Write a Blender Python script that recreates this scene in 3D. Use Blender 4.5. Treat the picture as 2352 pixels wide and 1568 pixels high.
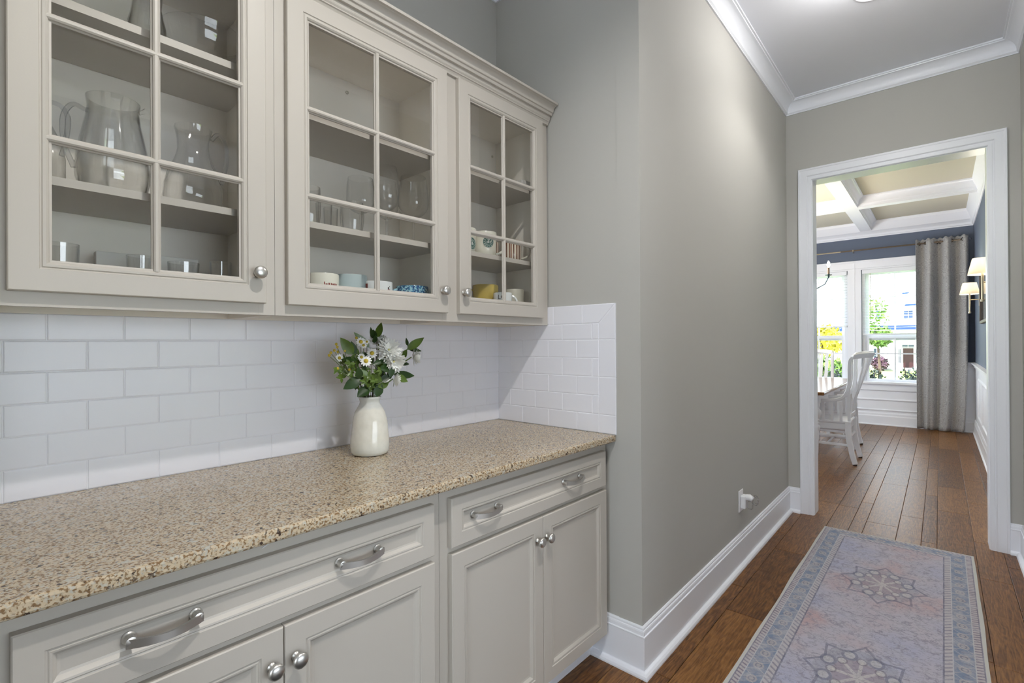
import bpy, bmesh, math, random
from mathutils import Vector, Matrix, noise as mnoise
random.seed(7)
PI = math.pi
scene = bpy.context.scene
C = scene.collection
for o in list(bpy.data.objects): bpy.data.objects.remove(o)

# ------------------------------------------------------------------ camera
cam = bpy.data.cameras.new('camera'); camo = bpy.data.objects.new('camera', cam); C.objects.link(camo)
YAW, PIT, ROL = 0.7354, 0.0026, -0.0057
cam.sensor_fit = 'HORIZONTAL'; cam.sensor_width = 36.0; cam.lens = 1133.2265/2352*36
cam.clip_start = 0.02; cam.clip_end = 500
_fw = Vector((math.cos(YAW)*math.cos(PIT), math.sin(YAW)*math.cos(PIT), math.sin(PIT)))
_rt = Vector((math.sin(YAW), -math.cos(YAW), 0)); _up = _rt.cross(_fw)
_r = math.cos(ROL)*_rt + math.sin(ROL)*_up; _u = -math.sin(ROL)*_rt + math.cos(ROL)*_up
_m = Matrix((( _r.x,_u.x,-_fw.x,-1.7548),(_r.y,_u.y,-_fw.y,-1.6791),(_r.z,_u.z,-_fw.z,1.2886),(0,0,0,1)))
camo.matrix_world = _m
scene.camera = camo

# ------------------------------------------------------------------ world, sun, exposure
scene.view_settings.view_transform = 'Standard'
scene.view_settings.look = 'None'
scene.view_settings.gamma = 1.0
scene.view_settings.use_curve_mapping = False
scene.view_settings.exposure = 0.62
world = bpy.data.worlds.new('sky_world'); scene.world = world; world.use_nodes = True
wn = world.node_tree.nodes; bg = wn['Background']
bg.inputs['Color'].default_value = (0.82, 0.91, 1.0, 1)
bg.inputs['Strength'].default_value = 4.5
sun = bpy.data.lights.new('sun', 'SUN'); suno = bpy.data.objects.new('sun', sun); C.objects.link(suno)
sun.energy = 12.0; sun.angle = 0.02; sun.color = (1, 0.95, 0.86)
suno.location = (-10, 8, 20)
suno.rotation_euler = Vector((0.62, -0.30, -0.85)).to_track_quat('-Z', 'Y').to_euler()
try:
    scene.cycles.use_denoising = True
    scene.cycles.max_bounces = 10; scene.cycles.diffuse_bounces = 5; scene.cycles.glossy_bounces = 4
    scene.cycles.transparent_max_bounces = 24; scene.cycles.transmission_bounces = 6
    scene.cycles.sample_clamp_indirect = 6.0
    scene.cycles.caustics_reflective = False; scene.cycles.caustics_refractive = False
except Exception: pass

# ceiling lamps of the hall: recessed cans (u, v in the hall frame), and the dining lamps are in their builders
CANS = [(-1.10, -1.60, 1.5), (1.38, -1.37, 0.36)]      # world x, y
CAN_POWER = 55.0
FILL_DOME_STRENGTH = 29.0
HALL_CEIL = 3.095

# ------------------------------------------------------------------ frames
FW = Matrix.Identity(4)
PH = 0.0205
FH = Matrix.Translation((0, -0.7614, 0)) @ Matrix.Rotation(PH, 4, 'Z')
cur = [FW]
BASE = {}

# ------------------------------------------------------------------ colour / materials
def lin(c):
    c = c/255.0
    return c/12.92 if c <= 0.04045 else ((c+0.055)/1.055)**2.4
def S(r, g, b): return (lin(r), lin(g), lin(b), 1)
M = {}
def base_mat(name):
    m = bpy.data.materials.new(name); m.use_nodes = True
    nt = m.node_tree; b = nt.nodes['Principled BSDF']
    M[name] = m
    return m, nt, b
def N(nt, kind, **kw):
    n = nt.nodes.new(kind)
    for k, v in kw.items():
        if k.startswith('i_'):
            key = k[2:]
            key = int(key) if key.isdigit() else key
            n.inputs[key].default_value = v
        else: setattr(n, k, v)
    return n
def ramp(nt, stops, interp='LINEAR'):
    r = nt.nodes.new('ShaderNodeValToRGB'); r.color_ramp.interpolation = interp
    el = r.color_ramp.elements
    while len(el) > 1: el.remove(el[-1])
    el[0].position, el[0].color = stops[0]
    for p, c in stops[1:]:
        e = el.new(p); e.color = c
    return r
def pm(name, col, rough=0.5, metal=0.0, bump=0.0, bscale=200.0, var=0.0, vscale=3.0, spec=None, coat=0.0):
    m, nt, b = base_mat(name)
    b.inputs['Base Color'].default_value = col; b.inputs['Roughness'].default_value = rough; b.inputs['Metallic'].default_value = metal
    if spec is not None: b.inputs['Specular IOR Level'].default_value = spec
    if coat: b.inputs['Coat Weight'].default_value = coat; b.inputs['Coat Roughness'].default_value = 0.05
    tc = N(nt, 'ShaderNodeTexCoord')
    if bump:
        t = N(nt, 'ShaderNodeTexNoise', i_Scale=bscale, i_Detail=3.0); nt.links.new(tc.outputs['Object'], t.inputs['Vector'])
        bp = N(nt, 'ShaderNodeBump', i_Strength=bump, i_Distance=0.002); nt.links.new(t.outputs['Fac'], bp.inputs['Height'])
        nt.links.new(bp.outputs['Normal'], b.inputs['Normal'])
    if var:
        t = N(nt, 'ShaderNodeTexNoise', i_Scale=vscale, i_Detail=4.0); nt.links.new(tc.outputs['Object'], t.inputs['Vector'])
        lo = tuple(x*(1-var) for x in col[:3])+(1,); hi = tuple(min(1, x*(1+var)) for x in col[:3])+(1,)
        r = ramp(nt, [(0.3, lo), (0.7, hi)]); nt.links.new(t.outputs['Fac'], r.inputs['Fac']); nt.links.new(r.outputs['Color'], b.inputs['Base Color'])
    return m

pm('wall_gray', S(185,184,179), 0.75, bump=0.08, bscale=260)
pm('trim_white', S(238,241,248), 0.35)
pm('ceiling_white', S(236,238,246), 0.9, bump=0.04, bscale=300)
pm('cabinet', S(191,185,176), 0.42, bump=0.03, bscale=350)
pm('cabinet_inside', S(243,238,229), 0.5, var=0.02, vscale=6)
pm('tile', S(235,236,243), 0.3, spec=0.5)
pm('grout', S(232,233,239), 0.35)
pm('dark_gap', S(30,26,23), 0.9)
pm('nickel', S(206,204,200), 0.36, metal=1.0, bump=0.02, bscale=500)
pm('slate_blue', S(97,107,126), 0.7, bump=0.05, bscale=260)
pm('coffer_tan', S(196,191,175), 0.85)
pm('wainscot', S(241,243,249), 0.4)
pm('chair_white', S(230,231,235), 0.4, var=0.03, vscale=8)
pm('bronze', S(120,108,96), 0.35, metal=0.9)
pm('champagne', S(205,190,162), 0.3, metal=1.0)
pm('rubber', S(40,34,30), 0.7)
pm('candle_sleeve', S(150,128,108), 0.5)
pm('teal_metal', S(70,92,104), 0.4, metal=0.6)
pm('white_plastic', S(232,233,236), 0.3)
pm('paper_white', S(222,221,217), 0.7)
pm('frame_dark', S(92,78,70), 0.4)
pm('stem', S(92,112,52), 0.55)
pm('stem_dark', S(62,58,40), 0.6)
pm('leaf_dark', S(38,64,24), 0.28, var=0.35, vscale=22)
pm('leaf_mid', S(80,104,34), 0.32, var=0.3, vscale=30)
pm('petal', S(243,244,240), 0.6)
pm('petal_centre', S(222,216,150), 0.6)
pm('daisy_yellow', S(196,174,58), 0.7, bump=0.3, bscale=900)
pm('bark', S(80,66,54), 0.9)
pm('asphalt', S(150,150,150), 0.9)
pm('lawn', S(150,178,86), 0.9, var=0.25, vscale=2)
pm('house_white', S(236,236,232), 0.8)
pm('roof_blue', S(6,46,104), 0.7)
pm('roof_blown', S(208,222,230), 0.8)  # blue roof paled to imitate its blown-out brightness
pm('door_red', S(50,4,12), 0.5)
pm('window_dark', S(40,56,84), 0.25)
pm('purple_bush', S(66,38,58), 0.8, var=0.4, vscale=3)
pm('tree_green', S(78,108,34), 0.7, var=0.45, vscale=1.6)
pm('tree_yellow', S(176,168,36), 0.7, var=0.35, vscale=1.2)
pm('shrub_green', S(20,44,32), 0.45, var=0.4, vscale=9)
pm('car_paint', S(60,78,150), 0.3)
pm('mug_cream', S(232,230,216), 0.18); pm('mug_blue', S(186,203,206), 0.15); pm('mug_white', S(230,233,233), 0.15)
pm('mug_yellow', S(202,178,84), 0.2, var=0.06, vscale=30); pm('mug_beige', S(198,194,178), 0.35, var=0.06, vscale=60)
pm('print_red', S(140,52,42), 0.4); pm('print_dark', S(60,40,30), 0.4); pm('emblem_green', S(38,92,84), 0.35)
pm('emblem_white', S(214,224,220), 0.35)

def granite():
    m, nt, b = base_mat('granite')
    L = nt.links.new
    tc = N(nt, 'ShaderNodeTexCoord')
    v = N(nt, 'ShaderNodeTexVoronoi', i_Scale=210.0); L(tc.outputs['Object'], v.inputs['Vector'])
    n1 = N(nt, 'ShaderNodeTexNoise', i_Scale=190.0, i_Detail=2.5); L(tc.outputs['Object'], n1.inputs['Vector'])
    n2 = N(nt, 'ShaderNodeTexNoise', i_Scale=85.0, i_Detail=3.0); 
    mp = N(nt, 'ShaderNodeMapping'); mp.inputs['Location'].default_value = (3.1, 7.7, 1.3); L(tc.outputs['Object'], mp.inputs['Vector']); L(mp.outputs['Vector'], n2.inputs['Vector'])
    r0 = ramp(nt, [(0.0, S(188,168,138)), (0.35, S(206,188,160)), (0.62, S(192,176,150)), (0.85, S(188,184,172)), (1, S(214,202,180))])
    L(v.outputs['Color'], r0.inputs['Fac'])
    r1 = ramp(nt, [(0.50, (0,0,0,1)), (0.60, (1,1,1,1))]); L(n1.outputs['Fac'], r1.inputs['Fac'])
    mx = N(nt, 'ShaderNodeMixRGB'); L(r1.outputs['Color'], mx.inputs['Fac']); L(r0.outputs['Color'], mx.inputs['Color1'])
    mx.inputs['Color2'].default_value = S(128,100,68)
    r2 = ramp(nt, [(0.63, (0,0,0,1)), (0.67, (1,1,1,1))]); L(n2.outputs['Fac'], r2.inputs['Fac'])
    mx2 = N(nt, 'ShaderNodeMixRGB'); L(r2.outputs['Color'], mx2.inputs['Fac']); L(mx.outputs['Color'], mx2.inputs['Color1'])
    mx2.inputs['Color2'].default_value = S(62,48,38)
    n3 = N(nt, 'ShaderNodeTexNoise', i_Scale=52.0, i_Detail=4.0, i_Roughness=0.7); mp3 = N(nt, 'ShaderNodeMapping'); mp3.inputs['Location'].default_value = (9.1, 2.2, 5.5); L(tc.outputs['Object'], mp3.inputs['Vector']); L(mp3.outputs['Vector'], n3.inputs['Vector'])
    r3 = ramp(nt, [(0.34, (1,1,1,1)), (0.42, (0,0,0,1))]); L(n3.outputs['Fac'], r3.inputs['Fac'])
    mx3 = N(nt, 'ShaderNodeMixRGB'); f3 = N(nt, 'ShaderNodeMath', operation='MULTIPLY'); f3.inputs[1].default_value = 0.75; L(r3.outputs['Color'], f3.inputs[0]); L(f3.outputs[0], mx3.inputs['Fac']); L(mx2.outputs['Color'], mx3.inputs['Color1']); mx3.inputs['Color2'].default_value = S(196,196,186)
    r4 = ramp(nt, [(0.635, (0,0,0,1)), (0.66, (1,1,1,1))]); L(n3.outputs['Fac'], r4.inputs['Fac'])
    mx4 = N(nt, 'ShaderNodeMixRGB'); f4 = N(nt, 'ShaderNodeMath', operation='MULTIPLY'); f4.inputs[1].default_value = 0.8; L(r4.outputs['Color'], f4.inputs[0]); L(f4.outputs[0], mx4.inputs['Fac']); L(mx3.outputs['Color'], mx4.inputs['Color1']); mx4.inputs['Color2'].default_value = S(70,54,42)
    L(mx4.outputs['Color'], b.inputs['Base Color'])
    b.inputs['Roughness'].default_value = 0.22
granite()

def wood_floor():
    m, nt, b = base_mat('wood_floor')
    L = nt.links.new
    tc = N(nt, 'ShaderNodeTexCoord'); oi = N(nt, 'ShaderNodeObjectInfo')
    mp = N(nt, 'ShaderNodeMapping'); mp.inputs['Scale'].default_value = (1.6, 16.0, 1.0)
    off = N(nt, 'ShaderNodeVectorMath', operation='SCALE'); 
    cb = N(nt, 'ShaderNodeCombineXYZ'); L(oi.outputs['Random'], cb.inputs[0]); L(oi.outputs['Random'], cb.inputs[1])
    L(cb.outputs[0], off.inputs[0]); off.inputs['Scale'].default_value = 37.0
    ad = N(nt, 'ShaderNodeVectorMath', operation='ADD'); L(tc.outputs['Object'], ad.inputs[0]); L(off.outputs[0], ad.inputs[1])
    L(ad.outputs[0], mp.inputs['Vector'])
    n1 = N(nt, 'ShaderNodeTexNoise', i_Scale=1.5, i_Detail=2.0, i_Distortion=1.2); L(mp.outputs[0], n1.inputs['Vector'])
    wv = N(nt, 'ShaderNodeMath', operation='MULTIPLY'); wv.inputs[1].default_value = 34.0; L(n1.outputs['Fac'], wv.inputs[0])
    sn = N(nt, 'ShaderNodeMath', operation='SINE'); L(wv.outputs[0], sn.inputs[0])
    n2 = N(nt, 'ShaderNodeTexNoise', i_Scale=9.0, i_Detail=5.0, i_Roughness=0.65); L(mp.outputs[0], n2.inputs['Vector'])
    a1 = N(nt, 'ShaderNodeMath', operation='MULTIPLY_ADD'); a1.inputs[1].default_value = 0.09; L(sn.outputs[0], a1.inputs[0]); L(n2.outputs['Fac'], a1.inputs[2])
    a2 = N(nt, 'ShaderNodeMath', operation='MULTIPLY_ADD'); a2.inputs[1].default_value = 0.22; a2.inputs[2].default_value = -0.11; L(oi.outputs['Random'], a2.inputs[0])
    a3 = N(nt, 'ShaderNodeMath', operation='ADD'); L(a1.outputs[0], a3.inputs[0]); L(a2.outputs[0], a3.inputs[1])
    r = ramp(nt, [(0.22, S(70,42,20)), (0.45, S(110,72,36)), (0.62, S(134,92,48)), (0.85, S(158,112,62))]); L(a3.outputs[0], r.inputs['Fac'])
    # knots
    vk = N(nt, 'ShaderNodeTexVoronoi', i_Scale=2.3); mk_ = N(nt, 'ShaderNodeMapping'); mk_.inputs['Scale'].default_value = (1.0, 2.2, 1); L(ad.outputs[0], mk_.inputs['Vector']); L(mk_.outputs[0], vk.inputs['Vector'])
    rk = ramp(nt, [(0.0, (0.35,0.35,0.35,1)), (0.045, (1,1,1,1))]); L(vk.outputs['Distance'], rk.inputs['Fac'])
    mx = N(nt, 'ShaderNodeMixRGB', blend_type='MULTIPLY'); mx.inputs['Fac'].default_value = 1.0; L(r.outputs['Color'], mx.inputs['Color1']); L(rk.outputs['Color'], mx.inputs['Color2'])
    L(mx.outputs['Color'], b.inputs['Base Color'])
    b.inputs['Roughness'].default_value = 0.38; b.inputs['Specular IOR Level'].default_value = 0.4
    # hand-scraped ripples across the boards
    mr = N(nt, 'ShaderNodeMapping'); mr.inputs['Scale'].default_value = (26.0, 5.0, 1); L(ad.outputs[0], mr.inputs['Vector'])
    n3 = N(nt, 'ShaderNodeTexNoise', i_Scale=1.0, i_Detail=1.0); L(mr.outputs[0], n3.inputs['Vector'])
    hb = N(nt, 'ShaderNodeMath', operation='MULTIPLY_ADD'); hb.inputs[1].default_value = 0.12; L(n2.outputs['Fac'], hb.inputs[0]); L(n3.outputs['Fac'], hb.inputs[2])
    bp = N(nt, 'ShaderNodeBump', i_Strength=0.30, i_Distance=0.004); L(hb.outputs[0], bp.inputs['Height']); L(bp.outputs['Normal'], b.inputs['Normal'])
wood_floor()

def table_wood():
    m, nt, b = base_mat('table_wood'); L = nt.links.new
    tc = N(nt, 'ShaderNodeTexCoord'); mp = N(nt, 'ShaderNodeMapping'); mp.inputs['Scale'].default_value = (2, 18, 18); L(tc.outputs['Object'], mp.inputs['Vector'])
    n = N(nt, 'ShaderNodeTexNoise', i_Scale=3.0, i_Detail=5.0); L(mp.outputs[0], n.inputs['Vector'])
    r = ramp(nt, [(0.3, S(110,72,34)), (0.7, S(160,112,62))]); L(n.outputs['Fac'], r.inputs['Fac']); L(r.outputs['Color'], b.inputs['Base Color'])
    b.inputs['Roughness'].default_value = 0.16
table_wood()

def glass_mat(name, tint=(1,1,1,1), ior=1.5, rough=0.0, boost=1.0, edge=None):
    m = bpy.data.materials.new(name); m.use_nodes = True; M[name] = m
    nt = m.node_tree; L = nt.links.new
    for n in list(nt.nodes): nt.nodes.remove(n)
    out = N(nt, 'ShaderNodeOutputMaterial'); t = N(nt, 'ShaderNodeBsdfTransparent'); g = N(nt, 'ShaderNodeBsdfGlossy', i_Roughness=rough)
    t.inputs['Color'].default_value = tint
    ge = N(nt, 'ShaderNodeNewGeometry'); dp = N(nt, 'ShaderNodeVectorMath', operation='DOT_PRODUCT'); L(ge.outputs['Incoming'], dp.inputs[0]); L(ge.outputs['Normal'], dp.inputs[1])
    ab = N(nt, 'ShaderNodeMath', operation='ABSOLUTE'); L(dp.outputs['Value'], ab.inputs[0]); om = N(nt, 'ShaderNodeMath', operation='SUBTRACT', use_clamp=True); om.inputs[0].default_value = 1.0; L(ab.outputs[0], om.inputs[1])
    pw = N(nt, 'ShaderNodeMath', operation='POWER'); pw.inputs[1].default_value = 5.0; L(om.outputs[0], pw.inputs[0])
    f0 = ((ior-1)/(ior+1))**2
    f = N(nt, 'ShaderNodeMath', operation='MULTIPLY_ADD'); f.inputs[1].default_value = 1-f0; f.inputs[2].default_value = f0; L(pw.outputs[0], f.inputs[0])
    mu = N(nt, 'ShaderNodeMath', operation='MULTIPLY', use_clamp=True); mu.inputs[1].default_value = boost
    L(f.outputs[0], mu.inputs[0]); mx = N(nt, 'ShaderNodeMixShader'); L(mu.outputs[0], mx.inputs[0]); L(t.outputs[0], mx.inputs[1]); L(g.outputs[0], mx.inputs[2])
    if edge:
        rr = ramp(nt, [(0.35, tint), (0.97, edge)]); L(om.outputs[0], rr.inputs['Fac']); L(rr.outputs['Color'], t.inputs['Color'])
    L(mx.outputs[0], out.inputs['Surface'])
glass_mat('pane_glass', (0.985,0.985,0.98,1), 1.5)
glass_mat('window_glass', (0.97,0.98,0.98,1), 1.5)
glass_mat('glassware', (0.988,0.988,0.985,1), 1.5, 0.03, 2.2, edge=(0.82,0.82,0.81,1))
glass_mat('crystal', (0.96,0.965,0.97,1), 1.55, 0.05, 2.4, edge=(0.45,0.46,0.47,1))

def emit(name, col, strength):
    m = bpy.data.materials.new(name); m.use_nodes = True; M[name] = m
    nt = m.node_tree
    for n in list(nt.nodes): nt.nodes.remove(n)
    e = N(nt, 'ShaderNodeEmission', i_Strength=strength); e.inputs['Color'].default_value = col; o = N(nt, 'ShaderNodeOutputMaterial'); nt.links.new(e.outputs[0], o.inputs['Surface'])
emit('bulb', (1, 0.90, 0.76, 1), 30.0)
emit('can_lens', (1, 0.93, 0.83, 1), 12.0)
def shade_mat():
    m, nt, b = base_mat('lamp_shade'); b.inputs['Base Color'].default_value = S(252,248,240); b.inputs['Roughness'].default_value = 0.9
    b.inputs['Transmission Weight'].default_value = 0.0
    L = nt.links.new; tr = N(nt, 'ShaderNodeBsdfTranslucent'); tr.inputs['Color'].default_value = S(254,246,232)
    mx = N(nt, 'ShaderNodeMixShader'); mx.inputs[0].default_value = 0.6; out = nt.nodes['Material Output']
    L(b.outputs[0], mx.inputs[1]); L(tr.outputs[0], mx.inputs[2]); L(mx.outputs[0], out.inputs['Surface'])
shade_mat()

def curtain_mat():
    m, nt, b = base_mat('curtain_fabric'); L = nt.links.new
    uv = N(nt, 'ShaderNodeUVMap'); 
    n = N(nt, 'ShaderNodeTexNoise', i_Scale=9.0, i_Detail=0.5); L(uv.outputs[0], n.inputs['Vector'])
    mu = N(nt, 'ShaderNodeMath', operation='MULTIPLY'); mu.inputs[1].default_value = 80.0; L(n.outputs['Fac'], mu.inputs[0])
    sn = N(nt, 'ShaderNodeMath', operation='SINE'); L(mu.outputs[0], sn.inputs[0])
    r = ramp(nt, [(0.2, S(150,148,147)), (0.8, S(176,175,174))])
    md = N(nt, 'ShaderNodeMath', operation='MULTIPLY_ADD'); md.inputs[1].default_value = 0.5; md.inputs[2].default_value = 0.5; L(sn.outputs[0], md.inputs[0]); L(md.outputs[0], r.inputs['Fac'])
    L(r.outputs['Color'], b.inputs['Base Color']); b.inputs['Roughness'].default_value = 0.7
    b.inputs['Sheen Weight'].default_value = 0.2
curtain_mat()

def vase_mat():
    m, nt, b = base_mat('vase_glaze'); L = nt.links.new
    tc = N(nt, 'ShaderNodeTexCoord'); n = N(nt, 'ShaderNodeTexNoise', i_Scale=45.0, i_Detail=4.0); L(tc.outputs['Object'], n.inputs['Vector'])
    sp = N(nt, 'ShaderNodeSeparateXYZ'); L(tc.outputs['Object'], sp.inputs[0])
    a = N(nt, 'ShaderNodeMath', operation='MULTIPLY_ADD'); a.inputs[1].default_value = 0.018; L(n.outputs['Fac'], a.inputs[0]); L(sp.outputs['Z'], a.inputs[2])
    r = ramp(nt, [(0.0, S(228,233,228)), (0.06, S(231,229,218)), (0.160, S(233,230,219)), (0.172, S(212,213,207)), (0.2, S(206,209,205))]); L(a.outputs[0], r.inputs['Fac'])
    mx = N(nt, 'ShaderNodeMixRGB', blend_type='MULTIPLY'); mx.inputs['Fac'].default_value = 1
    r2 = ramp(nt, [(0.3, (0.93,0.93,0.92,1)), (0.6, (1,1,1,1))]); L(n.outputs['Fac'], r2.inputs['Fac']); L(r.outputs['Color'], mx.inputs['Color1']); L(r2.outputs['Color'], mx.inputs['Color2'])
    L(mx.outputs['Color'], b.inputs['Base Color']); b.inputs['Roughness'].default_value = 0.07
vase_mat()

def stripe_mat(name, cols, n):
    m, nt, b = base_mat(name); L = nt.links.new
    tc = N(nt, 'ShaderNodeTexCoord'); sp = N(nt, 'ShaderNodeSeparateXYZ'); L(tc.outputs['Object'], sp.inputs[0])
    at = N(nt, 'ShaderNodeMath', operation='ARCTAN2'); L(sp.outputs['Y'], at.inputs[0]); L(sp.outputs['X'], at.inputs[1])
    mu = N(nt, 'ShaderNodeMath', operation='MULTIPLY'); mu.inputs[1].default_value = n/(2*PI); L(at.outputs[0], mu.inputs[0])
    fr = N(nt, 'ShaderNodeMath', operation='FRACT'); L(mu.outputs[0], fr.inputs[0])
    r = ramp(nt, cols, 'CONSTANT'); L(fr.outputs[0], r.inputs['Fac']); L(r.outputs['Color'], b.inputs['Base Color']); b.inputs['Roughness'].default_value = 0.2
stripe_mat('mug_stripe', [(0, S(226,214,196)), (0.28, S(120,72,44)), (0.46, S(224,210,192)), (0.55, S(150,98,64)), (0.66, S(226,214,196)), (0.82, S(104,62,40))], 9)

def floral_mat():
    m, nt, b = base_mat('mug_floral'); L = nt.links.new
    tc = N(nt, 'ShaderNodeTexCoord'); v = N(nt, 'ShaderNodeTexVoronoi', i_Scale=190.0); L(tc.outputs['Object'], v.inputs['Vector'])
    r = ramp(nt, [(0, S(30,70,120)), (0.3, S(60,120,160)), (0.5, S(150,196,210)), (0.75, S(36,90,130)), (1, S(190,220,226))], 'CONSTANT'); L(v.outputs['Color'], r.inputs['Fac']); L(r.outputs['Color'], b.inputs['Base Color'])
    b.inputs['Roughness'].default_value = 0.15
floral_mat()

def rug_mat(W, Ln):
    """old oriental runner: x along the length 0..Ln, y across 0..W (object space)"""
    m, nt, b = base_mat('rug_weave'); L = nt.links.new
    def math_(op, a, b_=None, c=None, clamp=False):
        n = N(nt, 'ShaderNodeMath', operation=op, use_clamp=clamp)
        for k, x in enumerate((a, b_, c)):
            if x is None: continue
            if isinstance(x, (int, float)): n.inputs[k].default_value = x
            else: L(x, n.inputs[k])
        return n.outputs[0]
    def mix(f, c1, c2):
        n = N(nt, 'ShaderNodeMixRGB')
        for k, x in ((0, f), (1, c1), (2, c2)):
            if isinstance(x, tuple) or isinstance(x, float): n.inputs[k].default_value = x
            else: L(x, n.inputs[k])
        return n.outputs[0]
    tc = N(nt, 'ShaderNodeTexCoord'); sp = N(nt, 'ShaderNodeSeparateXYZ'); L(tc.outputs['Object'], sp.inputs[0])
    X, Y = sp.outputs['X'], sp.outputs['Y']
    ys = math_('ABSOLUTE', math_('SUBTRACT', Y, W/2))          # 0 centre .. W/2 edge
    dy = math_('SUBTRACT', W/2, ys)
    dx = math_('MINIMUM', X, math_('SUBTRACT', Ln, X))
    d = math_('MINIMUM', dx, dy)                                # distance to the nearest edge
    nz = N(nt, 'ShaderNodeTexNoise', i_Scale=16.0, i_Detail=6.0, i_Roughness=0.75); L(tc.outputs['Object'], nz.inputs['Vector'])
    fine = N(nt, 'ShaderNodeTexNoise', i_Scale=120.0, i_Detail=4.0, i_Roughness=0.8)
    mp = N(nt, 'ShaderNodeMapping'); mp.inputs['Scale'].default_value = (0.9, 0.35, 1); L(tc.outputs['Object'], mp.inputs['Vector']); L(mp.outputs[0], fine.inputs['Vector'])
    big = N(nt, 'ShaderNodeTexNoise', i_Scale=2.2, i_Detail=3.0); L(tc.outputs['Object'], big.inputs['Vector'])
    # field: lavender grey to faded rose
    rf = ramp(nt, [(0.36, S(172,174,196)), (0.5, S(184,180,191)), (0.62, S(186,164,167))]); L(big.outputs['Fac'], rf.inputs['Fac'])
    field = rf.outputs['Color']
    # scattered worn motifs in the field
    vo = N(nt, 'ShaderNodeTexVoronoi', i_Scale=17.0); vd = N(nt, 'ShaderNodeVectorMath', operation='ADD'); L(tc.outputs['Object'], vd.inputs[0])
    nv = N(nt, 'ShaderNodeVectorMath', operation='SCALE'); nv.inputs['Scale'].default_value = 0.08; L(nz.outputs['Color'], nv.inputs[0]); L(nv.outputs[0], vd.inputs[1]); L(vd.outputs[0], vo.inputs['Vector'])
    mot = ramp(nt, [(0.0, (0,0,0,1)), (0.30, (0,0,0,1)), (0.36, (1,1,1,1)), (0.44, (1,1,1,1)), (0.5, (0,0,0,1))]); L(vo.outputs['Distance'], mot.inputs['Fac'])
    worn = math_('GREATER_THAN', nz.outputs['Fac'], 0.50)
    field = mix(math_('MULTIPLY', math_('MULTIPLY', mot.outputs['Color'], worn), 0.6), field, S(120,114,134))
    # medallions every 0.955 m along the centre line
    P = 0.955
    px = math_('SUBTRACT', math_('MODULO', math_('ADD', X, 0.25 + P*0.5), P), P*0.5)
    py = math_('SUBTRACT', Y, W/2)
    px = math_('MULTIPLY', px, 0.62); py = math_('MULTIPLY', py, 0.84)
    rad = math_('SQRT', math_('ADD', math_('MULTIPLY', px, px), math_('MULTIPLY', py, py)))
    ang = math_('ADD', math_('ARCTAN2', py, px), 2*PI)
    s1 = math_('SUBTRACT', math_('MODULO', math_('ADD', ang, PI/8), PI/4), PI/8)
    s2 = math_('SUBTRACT', math_('MODULO', ang, PI/4), PI/8)
    lx = math_('MULTIPLY', rad, math_('COSINE', s1)); ly = math_('MULTIPLY', rad, math_('SINE', s1))
    mx_ = math_('MULTIPLY', rad, math_('COSINE', s2)); my_ = math_('MULTIPLY', rad, math_('SINE', s2))
    def dist(ax_, ay_, c0): 
        q_ = math_('SUBTRACT', ax_, c0); return math_('SQRT', math_('ADD', math_('MULTIPLY', q_, q_), math_('MULTIPLY', ay_, ay_)))
    fade = math_('MULTIPLY_ADD', nz.outputs['Fac'], 1.5, -0.15, clamp=True)
    def put(mask, k, c): 
        return mix(math_('MULTIPLY', math_('MULTIPLY', mask, k), fade), field, c)
    field = put(math_('LESS_THAN', mx_, 0.118), 0.65, S(142,146,162))
    field = put(math_('LESS_THAN', math_('ABSOLUTE', math_('SUBTRACT', mx_, math_('MULTIPLY_ADD', math_('ABSOLUTE', my_), 0.55, 0.108))), 0.0045), 1.0, S(92,98,120))
    field = put(math_('LESS_THAN', mx_, 0.072), 0.8, S(158,136,142))
    field = put(math_('LESS_THAN', math_('ABSOLUTE', math_('SUBTRACT', dist(mx_, my_, 0.096), 0.020)), 0.004), 0.9, S(96,102,122))
    field = put(math_('LESS_THAN', dist(mx_, my_, 0.096), 0.015), 0.9, S(204,202,200))
    field = put(math_('MULTIPLY', math_('LESS_THAN', math_('ABSOLUTE', ly), 0.005), math_('LESS_THAN', lx, 0.072)), 1.0, S(210,208,204))
    field = put(math_('LESS_THAN', dist(lx, ly, 0.074), 0.0125), 1.0, S(206,204,200))
    field = put(math_('LESS_THAN', math_('ABSOLUTE', math_('SUBTRACT', dist(lx, ly, 0.074), 0.0135)), 0.0025), 0.9, S(104,98,112))
    # crackled all-over pattern of the worn field
    ve = N(nt, 'ShaderNodeTexVoronoi', i_Scale=34.0, feature='DISTANCE_TO_EDGE'); L(vd.outputs[0], ve.inputs['Vector'])
    ck = math_('MULTIPLY', math_('LESS_THAN', ve.outputs['Distance'], 0.055), math_('GREATER_THAN', nz.outputs['Fac'], 0.46))
    field = mix(math_('MULTIPLY', ck, 0.40), field, S(118,112,128))
    # borders
    def band(lo, hi): return math_('MULTIPLY', math_('GREATER_THAN', d, lo), math_('LESS_THAN', d, hi))
    along = mix(math_('LESS_THAN', dx, dy), X, Y)
    sx = N(nt, 'ShaderNodeSeparateColor'); L(along, sx.inputs[0]); al = sx.outputs[0]
    # main border
    rb = ramp(nt, [(0.4, S(128,142,166)), (0.6, S(148,152,164))]); L(nz.outputs['Fac'], rb.inputs['Fac'])
    bcol = rb.outputs['Color']
    q = math_('SUBTRACT', math_('MODULO', al, 0.098), 0.049); w_ = math_('SUBTRACT', d, 0.074)
    rr = math_('SQRT', math_('ADD', math_('MULTIPLY', q, q), math_('MULTIPLY', math_('MULTIPLY', w_, w_), 1.7)))
    bcol = mix(math_('MULTIPLY', math_('LESS_THAN', rr, 0.025), 0.6), bcol, S(186,176,172))
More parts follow.
